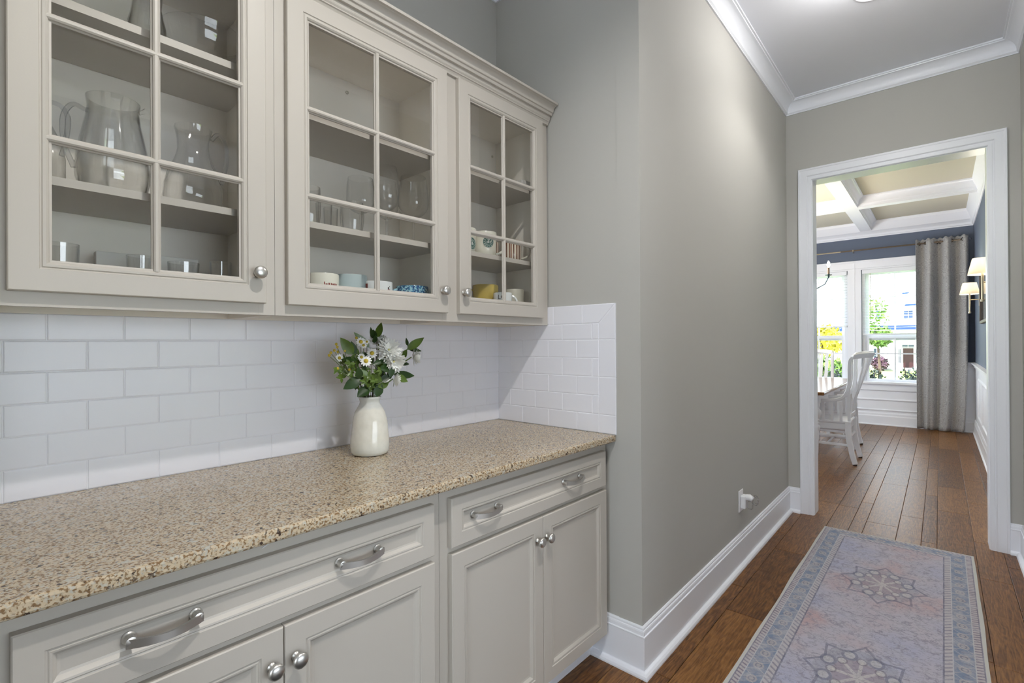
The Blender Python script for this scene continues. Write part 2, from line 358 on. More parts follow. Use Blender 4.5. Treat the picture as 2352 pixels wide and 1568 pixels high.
    bcol = mix(math_('MULTIPLY', math_('LESS_THAN', math_('ABSOLUTE', math_('SUBTRACT', rr, 0.013)), 0.003), 0.6), bcol, S(104,112,134))
    zig = math_('ABSOLUTE', math_('SUBTRACT', math_('MODULO', math_('ADD', al, 0.049), 0.098), 0.049))
    ln = math_('LESS_THAN', math_('ABSOLUTE', math_('SUBTRACT', math_('ABSOLUTE', w_), math_('SUBTRACT', 0.036, zig))), 0.0028)
    bcol = mix(math_('MULTIPLY', ln, 0.5), bcol, S(196,190,190))
    col = mix(band(0.042, 0.106), field, bcol)
    # guard stripes
    g1 = mix(math_('LESS_THAN', math_('MODULO', math_('ADD', al, math_('MULTIPLY', d, 0.6)), 0.022), 0.009), S(184,178,180), S(140,132,146))
    col = mix(band(0.016, 0.040), col, g1)
    g2 = mix(math_('LESS_THAN', math_('MODULO', math_('ADD', al, math_('MULTIPLY', d, 0.9)), 0.03), 0.012), S(186,182,186), S(150,146,158))
    col = mix(band(0.109, 0.135), col, g2)
    for p_, wd, c_ in ((0.016, 0.0022, S(124,122,136)), (0.041, 0.002, S(190,190,192)), (0.1075, 0.002, S(190,190,194)), (0.136, 0.003, S(112,114,132))):
        col = mix(math_('MULTIPLY', math_('LESS_THAN', math_('ABSOLUTE', math_('SUBTRACT', d, p_)), wd), 0.8), col, c_)
    # wear: pale abrash and dark flecks
    rw = ramp(nt, [(0.46, (0,0,0,1)), (0.62, (1,1,1,1))]); L(nz.outputs['Fac'], rw.inputs['Fac'])
    col = mix(math_('MULTIPLY', rw.outputs['Color'], 0.50), col, S(184,183,192))
    rd = ramp(nt, [(0.30, (1,1,1,1)), (0.46, (0,0,0,1))]); L(fine.outputs['Fac'], rd.inputs['Fac'])
    col = mix(math_('MULTIPLY', rd.outputs['Color'], 0.60), col, S(112,108,122))
    col = mix(math_('LESS_THAN', d, 0.013), col, S(196,196,192))
    L(col, b.inputs['Base Color']); b.inputs['Roughness'].default_value = 0.95; b.inputs['Specular IOR Level'].default_value = 0.1
    bp = N(nt, 'ShaderNodeBump', i_Strength=0.35, i_Distance=0.002); L(fine.outputs['Fac'], bp.inputs['Height']); L(bp.outputs['Normal'], b.inputs['Normal'])

# ------------------------------------------------------------------ geometry helpers
def cr(path, n=5):
    P = [Vector(p) for p in path]; P = [P[0]*2-P[1]]+P+[P[-1]*2-P[-2]]; out = []
    for i in range(1, len(P)-2):
        for k in range(n):
            t = k/n; a, b, c, d = P[i-1], P[i], P[i+1], P[i+2]
            out.append(0.5*((2*b)+(c-a)*t+(2*a-5*b+4*c-d)*t*t+(3*b-a-3*c+d)*t**3))
    out.append(P[-2]); return out
class G:
    def __init__(s): s.v = []; s.f = []
    def add(s, vs, fs):
        o = len(s.v); s.v += [tuple(p) for p in vs]; s.f += [tuple(i+o for i in f) for f in fs]; return s
    def box(s, x0, x1, y0, y1, z0, z1):
        if x0 > x1: x0, x1 = x1, x0
        if y0 > y1: y0, y1 = y1, y0
        if z0 > z1: z0, z1 = z1, z0
        return s.add([(x0,y0,z0),(x1,y0,z0),(x1,y1,z0),(x0,y1,z0),(x0,y0,z1),(x1,y0,z1),(x1,y1,z1),(x0,y1,z1)],
                     [(3,2,1,0),(4,5,6,7),(0,1,5,4),(1,2,6,5),(2,3,7,6),(3,0,4,7)])
    def lathe(s, prof, c=(0,0,0), ax='z', n=24, cap0=True, cap1=True, closed=False):
        vs = []; fs = []
        for r, h in prof:
            for k in range(n):
                a = 2*PI*k/n; p, q = r*math.cos(a), r*math.sin(a)
                if ax == 'z': w = (p, q, h)
                elif ax == 'y': w = (p, h, q)
                else: w = (h, p, q)
                vs.append((c[0]+w[0], c[1]+w[1], c[2]+w[2]))
        m = len(prof)
        for i in range(m if closed else m-1):
            j = (i+1) % m
            for k in range(n):
                l = (k+1) % n
                fs.append((i*n+k, i*n+l, j*n+l, j*n+k))
        if not closed:
            if cap0: fs.append(tuple(range(n))[::-1])
            if cap1: fs.append(tuple((m-1)*n+k for k in range(n)))
        return s.add(vs, fs)
    def tube(s, path, r, n=8, caps=True):
        path = [Vector(p) for p in path]; m = len(path); vs = []; fs = []
        rad = r if isinstance(r, (list, tuple)) else [r]*m
        t0 = (path[1]-path[0]).normalized(); up = Vector((0,0,1)) if abs(t0.z) < 0.9 else Vector((1,0,0))
        nrm = t0.cross(up).normalized()
        for i in range(m):
            t = (path[min(i+1,m-1)]-path[max(i-1,0)]).normalized()
            nrm = (nrm - t*nrm.dot(t)).normalized(); bn = t.cross(nrm)
            for k in range(n):
                a = 2*PI*k/n; vs.append(path[i]+(nrm*math.cos(a)+bn*math.sin(a))*rad[i])
        for i in range(m-1):
            for k in range(n):
                l = (k+1) % n; fs.append((i*n+k, i*n+l, (i+1)*n+l, (i+1)*n+k))
        if caps: fs += [tuple(range(n))[::-1], tuple((m-1)*n+k for k in range(n))]
        return s.add(vs, fs)
    def strap(s, path, wdir, w, t):
        """rectangular bar swept along a path: w across wdir, t across the other normal"""
        path = [Vector(p) for p in path]; wd = Vector(wdir).normalized(); m = len(path); vs = []; fs = []
        W_ = w if isinstance(w, (list, tuple)) else [w]*m
        T_ = t if isinstance(t, (list, tuple)) else [t]*m
        for i in range(m):
            tg = (path[min(i+1,m-1)]-path[max(i-1,0)]).normalized(); nn = tg.cross(wd).normalized()
            for a, b in ((-1,-1),(1,-1),(1,1),(-1,1)): vs.append(path[i]+wd*(a*W_[i]/2)+nn*(b*T_[i]/2))
        for i in range(m-1):
            for k in range(4):
                l = (k+1) % 4; fs.append((i*4+k, i*4+l, (i+1)*4+l, (i+1)*4+k))
        fs += [(3,2,1,0), tuple((m-1)*4+k for k in range(4))]
        return s.add(vs, fs)
    def ring(s, x0, x1, z0, z1, prof, y0, fill=True, loop=False):
        vs = []; fs = []
        for i, d in prof:
            vs += [(x0+i,y0+d,z0+i),(x1-i,y0+d,z0+i),(x1-i,y0+d,z1-i),(x0+i,y0+d,z1-i)]
        m = len(prof)
        for k in range(m if loop else m-1):
            j = (k+1) % m
            for e in range(4):
                l = (e+1) % 4; fs.append((k*4+e, k*4+l, j*4+l, j*4+e))
        if fill and not loop:
            fs.append((0,3,2,1)); o = (m-1)*4; fs.append((o,o+1,o+2,o+3))
        return s.add(vs, fs)
    def sweep(s, path, prof, to3=None, closed=False):
        """profile polygon [(offset to the right of the path, height)] swept with mitres along a 2-D path"""
        n = len(path); k = len(prof); vs = []; fs = []
        P = [Vector((p[0], p[1])) for p in path]
        def nr(a, b):
            d = (b-a).normalized(); return Vector((d.y, -d.x))
        for i in range(n):
            if closed: n1 = nr(P[i-1], P[i]); n2 = nr(P[i], P[(i+1) % n])
            else:
                n1 = nr(P[max(i-1,0)], P[max(i-1,0)+1]) if i > 0 else nr(P[0], P[1])
                n2 = nr(P[i], P[i+1]) if i < n-1 else n1
            mt = (n1+n2)/(1+n1.dot(n2))
            for o, h in prof:
                q = P[i]+mt*o; w = (q.x, q.y, h); vs.append(to3(*w) if to3 else w)
        for i in range(n if closed else n-1):
            j = (i+1) % n
            for e in range(k):
                l = (e+1) % k; fs.append((i*k+e, i*k+l, j*k+l, j*k+e))
        if not closed: fs += [tuple(range(k))[::-1], tuple((n-1)*k+e for e in range(k))]
        return s.add(vs, fs)
    def xf(s, mat):
        s.v = [tuple(mat @ Vector(p)) for p in s.v]; return s
    def mk(s, name, mat, parent=None, smooth=None, bevel=0, segs=1, local=False):
        return mk(name, s.v, s.f, mat, parent, smooth, bevel, segs, local)

def mk(name, vs, fs, mat, parent=None, smooth=None, bevel=0, segs=1, local=False):
    b = BASE.get(parent.name, Vector((0,0,0))) if parent is not None and not local else Vector((0,0,0))
    me = bpy.data.meshes.new(name)
    me.from_pydata([(p[0]-b.x, p[1]-b.y, p[2]-b.z) for p in vs], [], fs)
    bm = bmesh.new(); bm.from_mesh(me)
    bmesh.ops.recalc_face_normals(bm, faces=bm.faces)
    if bevel:
        ed = [e for e in bm.edges if len(e.link_faces) == 2 and e.calc_face_angle(0) > 0.5]
        bmesh.ops.bevel(bm, geom=ed, offset=bevel, segments=segs, affect='EDGES', profile=0.5)
    bm.to_mesh(me); bm.free()
    if smooth is not None:
        for p in me.polygons: p.use_smooth = True
        me.set_sharp_from_angle(angle=smooth)
    me.materials.append(M[mat])
    o = bpy.data.objects.new(name, me); C.objects.link(o)
    if parent is not None:
        o.parent = parent; BASE[o.name] = BASE.get(parent.name, Vector((0,0,0)))
    else:
        o.matrix_world = cur[0].copy(); BASE[o.name] = Vector((0,0,0))
    return o
def tag(o, label=None, cat=None, group=None, kind=None):
    if label: o['label'] = label
    if cat: o['category'] = cat
    if group: o['group'] = group
    if kind: o['kind'] = kind
    return o
def thing(name, label, cat, base=(0,0,0), group=None, rz=0.0):
    o = bpy.data.objects.new(name, None); C.objects.link(o); o.empty_display_size = 0.05
    o.matrix_world = cur[0] @ Matrix.Translation(base) @ Matrix.Rotation(rz, 4, 'Z')
    BASE[o.name] = Vector(base)
    return tag(o, label, cat, group)
def st(o, label=None): return tag(o, label, None, None, 'structure')
SM = math.radians(35)
SW = math.radians(14)
def rebase(o, base):
    """put the origin of a one-mesh thing at its base"""
    b = Vector(base); o.data.transform(Matrix.Translation(-b)); o.matrix_world = o.matrix_world @ Matrix.Translation(b); BASE[o.name] = b
    return o

# ================================================================== STRUCTURE
D = 2.45            # hall end wall (u); casing face 2.43
TH = 0.145
VR = -1.252         # hall right wall
DR = -1.245         # dining right wall
DL = 2.36           # dining left wall
UF = 7.62           # dining far wall

# ---- walls of the alcove (world frame)
cur[0] = FW
wb = st(G().box(-1.95, 0.10, 0.008, 0.10, 0, 3.3).mk('wall_alcove_back', 'wall_gray'), 'pale grey painted wall behind the counter and cabinets')
wr = st(G().box(0.006, 0.10, -0.757, 0.008, 0, 3.3).mk('wall_alcove_right', 'wall_gray'), 'pale grey end wall of the counter alcove')
wl = st(G().box(-1.90, -1.74, -0.7614, 0.008, 0, 3.3).mk('wall_alcove_left', 'wall_gray'), 'pale grey wall at the near end of the alcove')
st(G().box(-4.2, -1.90, -0.7614, -0.66, 0, 3.3).mk('wall_hall_rear', 'wall_gray'), 'pale grey hall wall behind the camera')

# ---- hall and dining walls (hall frame)
cur[0] = FH
st(G().box(0.006, D+0.01, 0, 0.10, 0, 3.3).mk('wall_hall_left', 'wall_gray'), 'long pale grey hall wall between alcove and doorway')
OPL, OPR, OPT = -0.161, -1.115, 2.490      # door opening
g = G(); g.box(D, D+TH, OPL, 0.12, 0, 3.3); g.box(D, D+TH, VR-0.1, OPR, 0, 3.3); g.box(D, D+TH, OPR, OPL, OPT, 3.3)
st(g.mk('wall_hall_end', 'wall_gray'), 'pale grey wall around the cased doorway')
KU0, KU1, KV = -4.2, 0.9, -4.6  # unseen room shell with a window, added for soft fill on the alcove
g = G(); g.box(KU0-0.1, KU0, KV, VR-0.1, 0, 3.3); g.box(KU1, KU1+0.1, KV, VR-0.1, 0, 3.3)
g.box(KU0-0.1, -2.5, KV-0.1, KV, 0, 3.3); g.box(0.75, KU1+0.1, KV-0.1, KV, 0, 3.3); g.box(-2.5, 0.75, KV-0.1, KV, 0, 0.55); g.box(-2.5, 0.75, KV-0.1, KV, 2.02, 3.3)
st(g.mk('wall_fill_room', 'wall_gray'), 'pale grey walls of an unseen room added to pass fill daylight to the counter')
st(G().box(KU0-0.1, KU1+0.1, KV-0.1, VR-0.12, HALL_CEIL, HALL_CEIL+0.1).mk('ceiling_fill_room', 'ceiling_white'), 'white ceiling of the unseen room added for fill light')
st(G().box(KU0-0.1, KU1+0.1, KV-0.1, -1.45, -0.06, 0).mk('floor_fill_room', 'wood_floor'), 'brown wood floor of the unseen room added for fill light')
g = G(); g.box(-0.42, D, VR-0.1, VR, 0, 3.3); g.box(-4.2, -0.42, VR-0.1, VR, 2.45, 3.3); g.box(-4.2, -2.9, VR-0.1, VR, 0, 2.45)  # unseen opening sized to pass fill light from the added room
st(g.mk('wall_hall_right', 'wall_gray'), 'pale grey wall on the right of the hall')
g = G(); g.box(-4.3, -4.2, VR-0.1, 1.2, 2.5, 3.3); g.box(-4.3, -4.2, VR-0.1, 1.2, 0, 0.5); g.box(-4.3, -4.2, -0.25, 1.2, 0.5, 2.5)  # opening added behind the camera so daylight reaches the hall
st(g.mk('wall_hall_rear_end', 'wall_gray'), 'pale grey wall behind the camera with an opening added to let in daylight')
st(G().box(-4.2, D+TH, VR-0.12, 1.2, HALL_CEIL, HALL_CEIL+0.1).mk('ceiling', 'ceiling_white'), 'white hall ceiling')

# floor
floor = st(G().box(-4.2, UF+0.1, -1.45, DL+0.1, -0.06, -0.012).mk('floor', 'dark_gap'), 'brown hand scraped hardwood floor of mixed width planks')
def plank(u0, u1, v0, v1):
    g_ = 0.0009; e = 0.0022; z1 = 0.0; z0 = -0.012; zt = z1-0.0016
    a, b, c, d = u0+g_, u1-g_, v0+g_, v1-g_
    vs = [(a,c,z0),(b,c,z0),(b,d,z0),(a,d,z0),(a,c,zt),(b,c,zt),(b,d,zt),(a,d,zt),(a+e,c+e,z1),(b-e,c+e,z1),(b-e,d-e,z1),(a+e,d-e,z1)]
    fs = [(0,1,5,4),(1,2,6,5),(2,3,7,6),(3,0,4,7),(4,5,9,8),(5,6,10,9),(6,7,11,10),(7,4,8,11),(8,9,10,11)]
    o = mk('plank', vs, fs, 'wood_floor', floor)
# row boundaries (v) in the mixed 0.178 / 0.127 / 0.077 pattern; A = -0.086 measured
rows = []
v = -0.094
pat = [0.178, 0.127, 0.077]
k = 0; vv = v
lo_edges = [v]
while vv > -1.36:
    vv -= pat[k % 3]; k += 1; lo_edges.append(vv)
hi_edges = [v]; k = 2; vv = v
while vv < DL:
    vv += pat[k % 3]; k -= 1; hi_edges.append(vv)
edges = sorted(set([round(x, 4) for x in lo_edges+hi_edges]))
joints = {}   # measured end joints (row index from A downwards)
rnd = random.Random(11)
known = {0: [0.70, 1.62], -1: [0.045, 0.975, 1.93], 1: [2.84, 4.08], 2: [3.04], 3: [2.545, 3.80], 4: [2.86, 4.13], 5: [2.34, 3.61], 6: [3.18], 7: [0.955, 1.91, 2.55, 3.55], 8: [1.58, 2.18]}
iA = min(range(len(edges)), key=lambda i: abs(edges[i]-v))
for i in range(len(edges)-1):
    v0, v1 = edges[i], edges[i+1]
    row = iA-1-i            # row 0 lies just below (towards the right wall) line A
    if v0 < -1.45: v0 = -1.45
    lo = -0.62 if v1 < 0.45 else (2.2 if v1 > 0.3 else -0.62)
    if v1 > 0.02 and v1 <= 0.45: lo = -0.62
    hi = UF
    ks = sorted(known.get(row, []))
    cuts = [lo]
    if ks:
        x = ks[0]
        pre = []
        while x-0.9 > lo+0.25: x -= rnd.uniform(0.85, 1.25); pre.append(x)
        cuts += sorted([p for p in pre if p > lo+0.15]) + ks; x = ks[-1]
    else: x = lo+rnd.uniform(0.3, 1.1); cuts.append(x)
    while x < hi-0.4:
        x += rnd.uniform(0.8, 1.5)
        if x < hi-0.25: cuts.append(x)
    cuts.append(hi)
    for a, b in zip(cuts[:-1], cuts[1:]):
        if b-a > 0.05: plank(a, b, v0, v1)

# alcove part of the floor under the toe kick is covered by the same rows (v up to 0.45)

# ---- baseboards
BB = [(0,0),(0.036,0),(0.036,0.006),(0.033,0.014),(0.026,0.020),(0.018,0.022),(0.016,0.024),(0.016,0.146),(0.0175,0.149),(0.0165,0.152),(0.013,0.153),(0.0125,0.166),(0.011,0.171),(0.0085,0.173),(0.008,0.180),(0.005,0.184),(0,0.184)]
def hall2w(u, v):
    p = FH @ Vector((u, v, 0)); return (p.x, p.y)
cur[0] = FW
pth = [(0.006, -0.545), (0.006, -0.7614), hall2w(D, 0), hall2w(D, -0.083)]
st(G().sweep(pth, BB).mk('baseboard_left', 'trim_white', smooth=SW), 'tall white baseboard with shoe moulding along the hall wall')
cur[0] = FH
st(G().sweep([(D, -1.192), (D, VR), (-0.42, VR)], BB).mk('baseboard_right', 'trim_white', smooth=SW), 'white baseboard right of the doorway')

# ---- crown mouldings
CR = HALL_CEIL; dz = 0.092; pj = 0.078
def crown_prof(top, drop, proj):
    q = [(0.0,0.0),(0.10,0.0),(0.10,0.06),(0.16,0.12),(0.20,0.16),(0.20,0.22)]
    for i in range(1, 9):
        t = i/9; a = t*PI/2
        q.append((0.20+0.66*(1-math.cos(a)), 0.22+0.62*math.sin(a)))
    q += [(0.86,0.84),(0.88,0.90),(1.0,0.90),(1.0,1.0),(0,1.0)]
    return [(x*proj, top-drop+h*drop) for x, h in q]
cur[0] = FW
pth = [(-1.74, 0.008), (0.006, 0.008), (0.006, -0.7614), hall2w(D, 0), hall2w(D, VR), hall2w(-2.30, VR)]
def crown_path(): return pth
st(G().sweep(pth[:3], crown_prof(CR, 0.128, 0.078)).mk('trim_1', 'trim_white', smooth=SW), 'white crown moulding above the cabinets')
st(G().sweep([pth[2]]+pth[3:], crown_prof(CR, dz, pj)).mk('trim_2', 'trim_white', smooth=SW), 'white crown moulding around the hall ceiling')

# ---- door casing and jamb
cur[0] = FH
CAS = [(0,0),(0,0.012),(0.004,0.014),(0.020,0.0145),(0.022,0.0125),(0.026,0.013),(0.032,0.0185),(0.070,0.0195),(0.074,0.022),(0.083,0.0225),(0.086,0.0205),(0.086,0)]
pc = [(-0.168, 0.0), (-0.168, 2.483), (-1.108, 2.483), (-1.108, 0.0)]
# walking up the left leg then right across: the outside of the opening lies on the left -> use mirrored path
pcr = pc
def cas3(sign, u0): return lambda a, b, h: (u0 - sign*h, a, b)
st(G().sweep(pcr, CAS, to3=cas3(1, D)).mk('trim_3', 'trim_white', smooth=SW), 'white moulded casing around the doorway to the dining room')
st(G().sweep(pcr, CAS, to3=cas3(-1, D+TH)).mk('trim_4', 'trim_white', smooth=SW), 'white casing on the dining side of the doorway')
g = G(); g.box(D-0.001, D+TH+0.001, -0.173, OPL-0.0005, 0, 2.4895); g.box(D-0.001, D+TH+0.001, -1.103, OPR+0.0005, 0, 2.4895); g.box(D-0.001, D+TH+0.001, -1.103, -0.173, 2.478, 2.4895)
st(g.mk('door_1', 'trim_white'), 'white painted jamb lining of the doorway')

# ---- dining room shell
st(G().box(D+TH, UF+0.1, DR-0.1, DR, 0.97, 3.3).mk('wall_dining_right', 'slate_blue'), 'slate blue dining room wall with sconces')
WZ0, WZ1 = 0.62, 2.392
WIN = [(-0.775, 0.046), (0.22, 1.041)]      # v ranges of the two windows
g = G()
g.box(UF, UF+0.14, DR-0.1, WIN[0][0], 0.97, 3.3); g.box(UF, UF+0.14, WIN[1][1], DL+0.1, 0.97, 3.3); g.box(UF, UF+0.14, WIN[0][0], WIN[1][1], WZ1, 3.3); g.box(UF, UF+0.14, WIN[0][1], WIN[1][0], WZ0, WZ1)
st(g.mk('wall_dining_far', 'slate_blue'), 'slate blue dining room wall around the windows')
g = G(); g.box(UF, UF+0.14, DR-0.1, WIN[0][0], 0, 0.97); g.box(UF, UF+0.14, WIN[1][1], DL+0.1, 0, 0.97); g.box(UF, UF+0.14, WIN[0][0], WIN[1][1], 0, WZ0)
wf = st(g.mk('wall_dining_wainscot_far', 'wainscot'), 'white wainscot below the dining windows')
wdr = st(G().box(D+TH, UF+0.1, DR-0.1, DR, 0, 0.97).mk('wall_dining_wainscot_right', 'wainscot'), 'white panelled wainscot on the right dining wall')
g = G(); g.box(D+TH, 3.5, DL, DL+0.1, 0, 3.3); g.box(6.7, UF+0.1, DL, DL+0.1, 0, 3.3); g.box(3.5, 6.7, DL, DL+0.1, 0, 0.45); g.box(3.5, 6.7, DL, DL+0.1, 2.0, 3.3)  # large opening added out of view to brighten the dining room
st(g.mk('wall_dining_left', 'slate_blue'), 'slate blue wall on the far left of the dining room with an opening added for daylight')
g = G(); g.box(D, D+TH, 0.10, DL+0.1, 0, 3.3)
st(g.mk('wall_dining_near', 'slate_blue'), 'slate blue dining wall beside the doorway')
# baseboard, chair rail and panel mouldings
BD = [(0,0),(0.03,0),(0.03,0.012),(0.018,0.02),(0.018,0.135),(0.012,0.15),(0.011,0.175),(0.006,0.19),(0,0.19)]
st(G().sweep([(UF, DL), (UF, DR), (D+TH, DR)], BD).mk('baseboard_dining', 'wainscot', smooth=SW), 'white baseboard around the dining room')
CRL = [(0,0.905),(0.012,0.908),(0.014,0.922),(0.020,0.928),(0.022,0.945),(0.036,0.955),(0.045,0.968),(0.045,0.978),(0.0,0.982)]
st(G().sweep([(UF, -0.79), (UF, DR), (D+TH, DR)], CRL).mk('trim_5', 'wainscot', smooth=SW), 'white chair rail above the wainscot')
PMD = [(0,0),(0,0.006),(0.006,0.013),(0.016,0.015),(0.022,0.009),(0.030,0.005),(0.030,0)]
for a, b in ((5.98, 6.72), (4.98, 5.92), (3.98, 4.90), (2.98, 3.90)):
    G().sweep([(a,0.325),(b,0.325),(b,0.775),(a,0.775)], PMD, to3=lambda x, z, h: (x, DR+h, z), closed=True).mk('panel_moulding', 'wainscot', wdr, smooth=SW)
for a, b in ((-0.70, 0.55),):
    G().sweep([(a,0.245),(b,0.245),(b,0.375),(a,0.375)], PMD, to3=lambda y, z, h: (UF-h, y, z), closed=True).mk('panel_moulding', 'wainscot', wf, smooth=SW)

# coffered ceiling
cd = st(G().box(D+TH, UF+0.1, DR-0.1, DL+0.1, 3.10, 3.2).mk('ceiling_dining', 'coffer_tan'), 'coffered dining room ceiling with tan panels and white beams')
ub = [(3.97, 4.10), (5.80, 5.93)]; vb = [(-0.10, 0.04), (1.10, 1.24)]
for a, b in vb: G().box(D+TH, UF, a, b, 2.97, 3.10).mk('beam', 'trim_white', cd)
for a, b in ub:
    for c, d in ((DR, vb[0][0]), (vb[0][1], vb[1][0]), (vb[1][1], DL)): G().box(a, b, c, d, 2.97, 3.10).mk('beam', 'trim_white', cd)
us = [D+TH, ub[0][0], ub[0][1], ub[1][0], ub[1][1], UF]; vs_ = [DR, vb[0][0], vb[0][1], vb[1][0], vb[1][1], DL]
def cof_prof(drop, proj): return [(x, h) for x, h in crown_prof(3.10, drop, proj)]
for a, b in ((us[0],us[1]),(us[2],us[3]),(us[4],us[5])):
    for c, d in ((vs_[0],vs_[1]),(vs_[2],vs_[3]),(vs_[4],vs_[5])):
        # clockwise so that the right side faces the coffer
        G().sweep([(a,c),(a,d),(b,d),(b,c)], cof_prof(0.105, 0.07), closed=True).mk('coffer_moulding', 'trim_white', cd, smooth=SW)
# deep perimeter crown on the far and right walls
G().sweep([(UF, DL), (UF, DR)], [(0,2.886),(0.012,2.886),(0.016,2.90),(0.03,2.905),(0.045,2.93),(0.075,2.95),(0.115,2.965),(0.13,2.985),(0.165,3.02),(0.20,3.06),(0.21,3.09),(0.21,3.10),(0,3.10)]).mk('perimeter_crown', 'trim_white', cd, smooth=SW)
G().sweep([(UF, DR), (D+TH, DR)], [(0,2.886),(0.010,2.886),(0.014,2.90),(0.024,2.905),(0.034,2.95),(0.044,2.985),(0.06,3.03),(0.078,3.07),(0.085,3.10),(0,3.10)]).mk('perimeter_crown', 'trim_white', cd, smooth=SW)

# ================================================================== BACKSPLASH TILES
cur[0] = FW
PX, PZ, Z0 = 0.154, 0.0773, 0.914
GR = 0.0009
def tile_piece(parent, poly, ax):
    """poly: list of (a, z) counter-clockwise; pillowed tile on the wall"""
    n = len(poly); cx = sum(p[0] for p in poly)/n; cz = sum(p[1] for p in poly)/n
    def ins(d):
        out = []
        for i in range(n):
            p0, p1, p2 = Vector(poly[i-1]), Vector(poly[i]), Vector(poly[(i+1) % n])
            e1 = (p1-p0).normalized(); e2 = (p2-p1).normalized(); n1 = Vector((-e1.y, e1.x)); n2 = Vector((-e2.y, e2.x))
            out.append(p1+(n1+n2)/(1+n1.dot(n2))*d)
        return out
    vs = []; fs = []
    for d, h in ((GR, 0.008), (GR, 0.0014), (GR+0.0011, 0.0003), (GR+0.003, 0.0)):
        for q in ins(d): vs.append((q.x, h, q.y) if ax == 'y' else (h-0.0, q.x, q.y))
    for k in range(3):
        for i in range(n): fs.append((k*n+i, k*n+(i+1) % n, (k+1)*n+(i+1) % n, (k+1)*n+i))
    fs.append(tuple(3*n+i for i in range(n)))
    mk('tile', vs, fs, 'tile', parent)
def rect(a0, a1, z0, z1): return [(a0,z0),(a1,z0),(a1,z1),(a0,z1)]
zr = [Z0+PZ*i for i in range(6)]+[1.368]
XL = -1.739
for r in range(6):
    js = [-1.6983+PX*(i+(0.5 if r % 2 else 0)) for i in range(-1, 13)]
    js = [XL]+[j for j in js if XL+0.012 < j < -0.012]+[0.0085]
    for a, b in zip(js[:-1], js[1:]): tile_piece(wb, rect(a, b, zr[r], zr[r+1]), 'y')
YT0, YT1 = -0.5756, -0.6545
for r in range(6):
    js = [-0.0812-PX*(i+(0 if r % 2 else 0.5)) for i in range(0, 5)]
    js = [0.006]+[j for j in js if j > YT0+0.006]+[YT0]
    for a, b in zip(js[:-1], js[1:]): tile_piece(wr, rect(b, a, zr[r], zr[r+1]), 'x')
zt = [Z0, zr[1], zr[3], zr[5]]
for a, b in zip(zt[:-1], zt[1:]): tile_piece(wr, rect(YT1, YT0, a, b), 'x')
ZT = 1.448
tile_piece(wr, [(YT1, zr[5]), (YT0, zr[5]), (YT0, 1.368), (YT1, ZT)], 'x')
tile_piece(wr, [(YT0, 1.368), (-0.4955, 1.368), (-0.4955, ZT), (YT1, ZT)], 'x')
tile_piece(wr, rect(-0.4955, -0.3415, 1.368, ZT), 'x')
tile_piece(wr, rect(-0.3415, -0.1875, 1.368, ZT), 'x')
G().box(XL, 0, 0.0016, 0.008, Z0, 1.40).mk('grout', 'grout', wb)
G().box(0.0016, 0.006, YT1+0.002, 0, Z0, ZT-0.002).mk('grout', 'grout', wr)

# ================================================================== COUNTERTOP
g = G()
pr = [(0.0005,0.8865),(-0.646,0.8865),(-0.6505,0.889),(-0.652,0.893),(-0.652,0.908),(-0.6505,0.912),(-0.647,0.914),(0.0005,0.914)]
vs = [(-1.738, y, z) for y, z in pr]+[(-0.0008, y, z) for y, z in pr]; n = len(pr)
fs = [(i, (i+1) % n, n+(i+1) % n, n+i) for i in range(n)]+[tuple(range(n)), tuple(range(2*n-1, n-1, -1))]
ct = mk('countertop', vs, fs, 'granite', None)
tag(ct, 'long beige and brown speckled granite countertop', 'countertop'); rebase(ct, (-0.87, -0.32, 0.8865))

# ================================================================== BASE CABINETS
YF, YD = -0.605, -0.625
def knob(parent, x, y, z, name='knob', r=0.0165):
    p = [(0.0095,0.0),(0.0095,-0.0015),(0.007,-0.004),(0.0052,-0.008),(0.0052,-0.013),(0.008,-0.017),(r*0.93,-0.020),(r,-0.0235),(r*0.96,-0.027),(r*0.75,-0.0300),(r*0.4,-0.0318),(0.001,-0.0323)]
    return G().lathe(p, (x, y, z), 'y', 20).mk(name, 'nickel', parent, smooth=math.radians(40))
def pull(parent, x, y, z, w=0.104):
    g = G(); pts = []
    for i in range(15):
        t = i/14; a = (t-0.5)*w*1.10; pts.append((x+a, y-0.016-0.016*math.cos((t-0.5)*PI*0.94), z-0.002-0.004*math.cos((t-0.5)*PI)))
    ww = [0.0125+0.0035*abs(2*(i/14)-1) for i in range(15)]
    g.strap(pts, (0,0,1), ww, 0.005)
    for s_ in (-1, 1):
        g.lathe([(0.011,0),(0.011,-0.003),(0.0085,-0.005),(0.0075,-0.012),(0.0085,-0.018),(0.008,-0.021),(0.001,-0.0225)], (x+s_*w/2*0.97, y, z), 'y', 16)
    return g.mk('pull', 'nickel', parent, smooth=math.radians(40))
DOORP = [(0,0.0198),(0,0.0025),(0.0022,0),(0.045,0),(0.0465,0.0022),(0.049,0.0028),(0.0515,0.0012),(0.055,0.0018),(0.060,0.006),(0.0625,0.0085),(0.068,0.0095)]
DRAWP = [(0,0.0198),(0,0.0025),(0.0022,0),(0.037,0),(0.0385,0.0022),(0.0405,0.0028),(0.0425,0.0012),(0.046,0.0018),(0.050,0.006),(0.052,0.0085),(0.056,0.0095)]
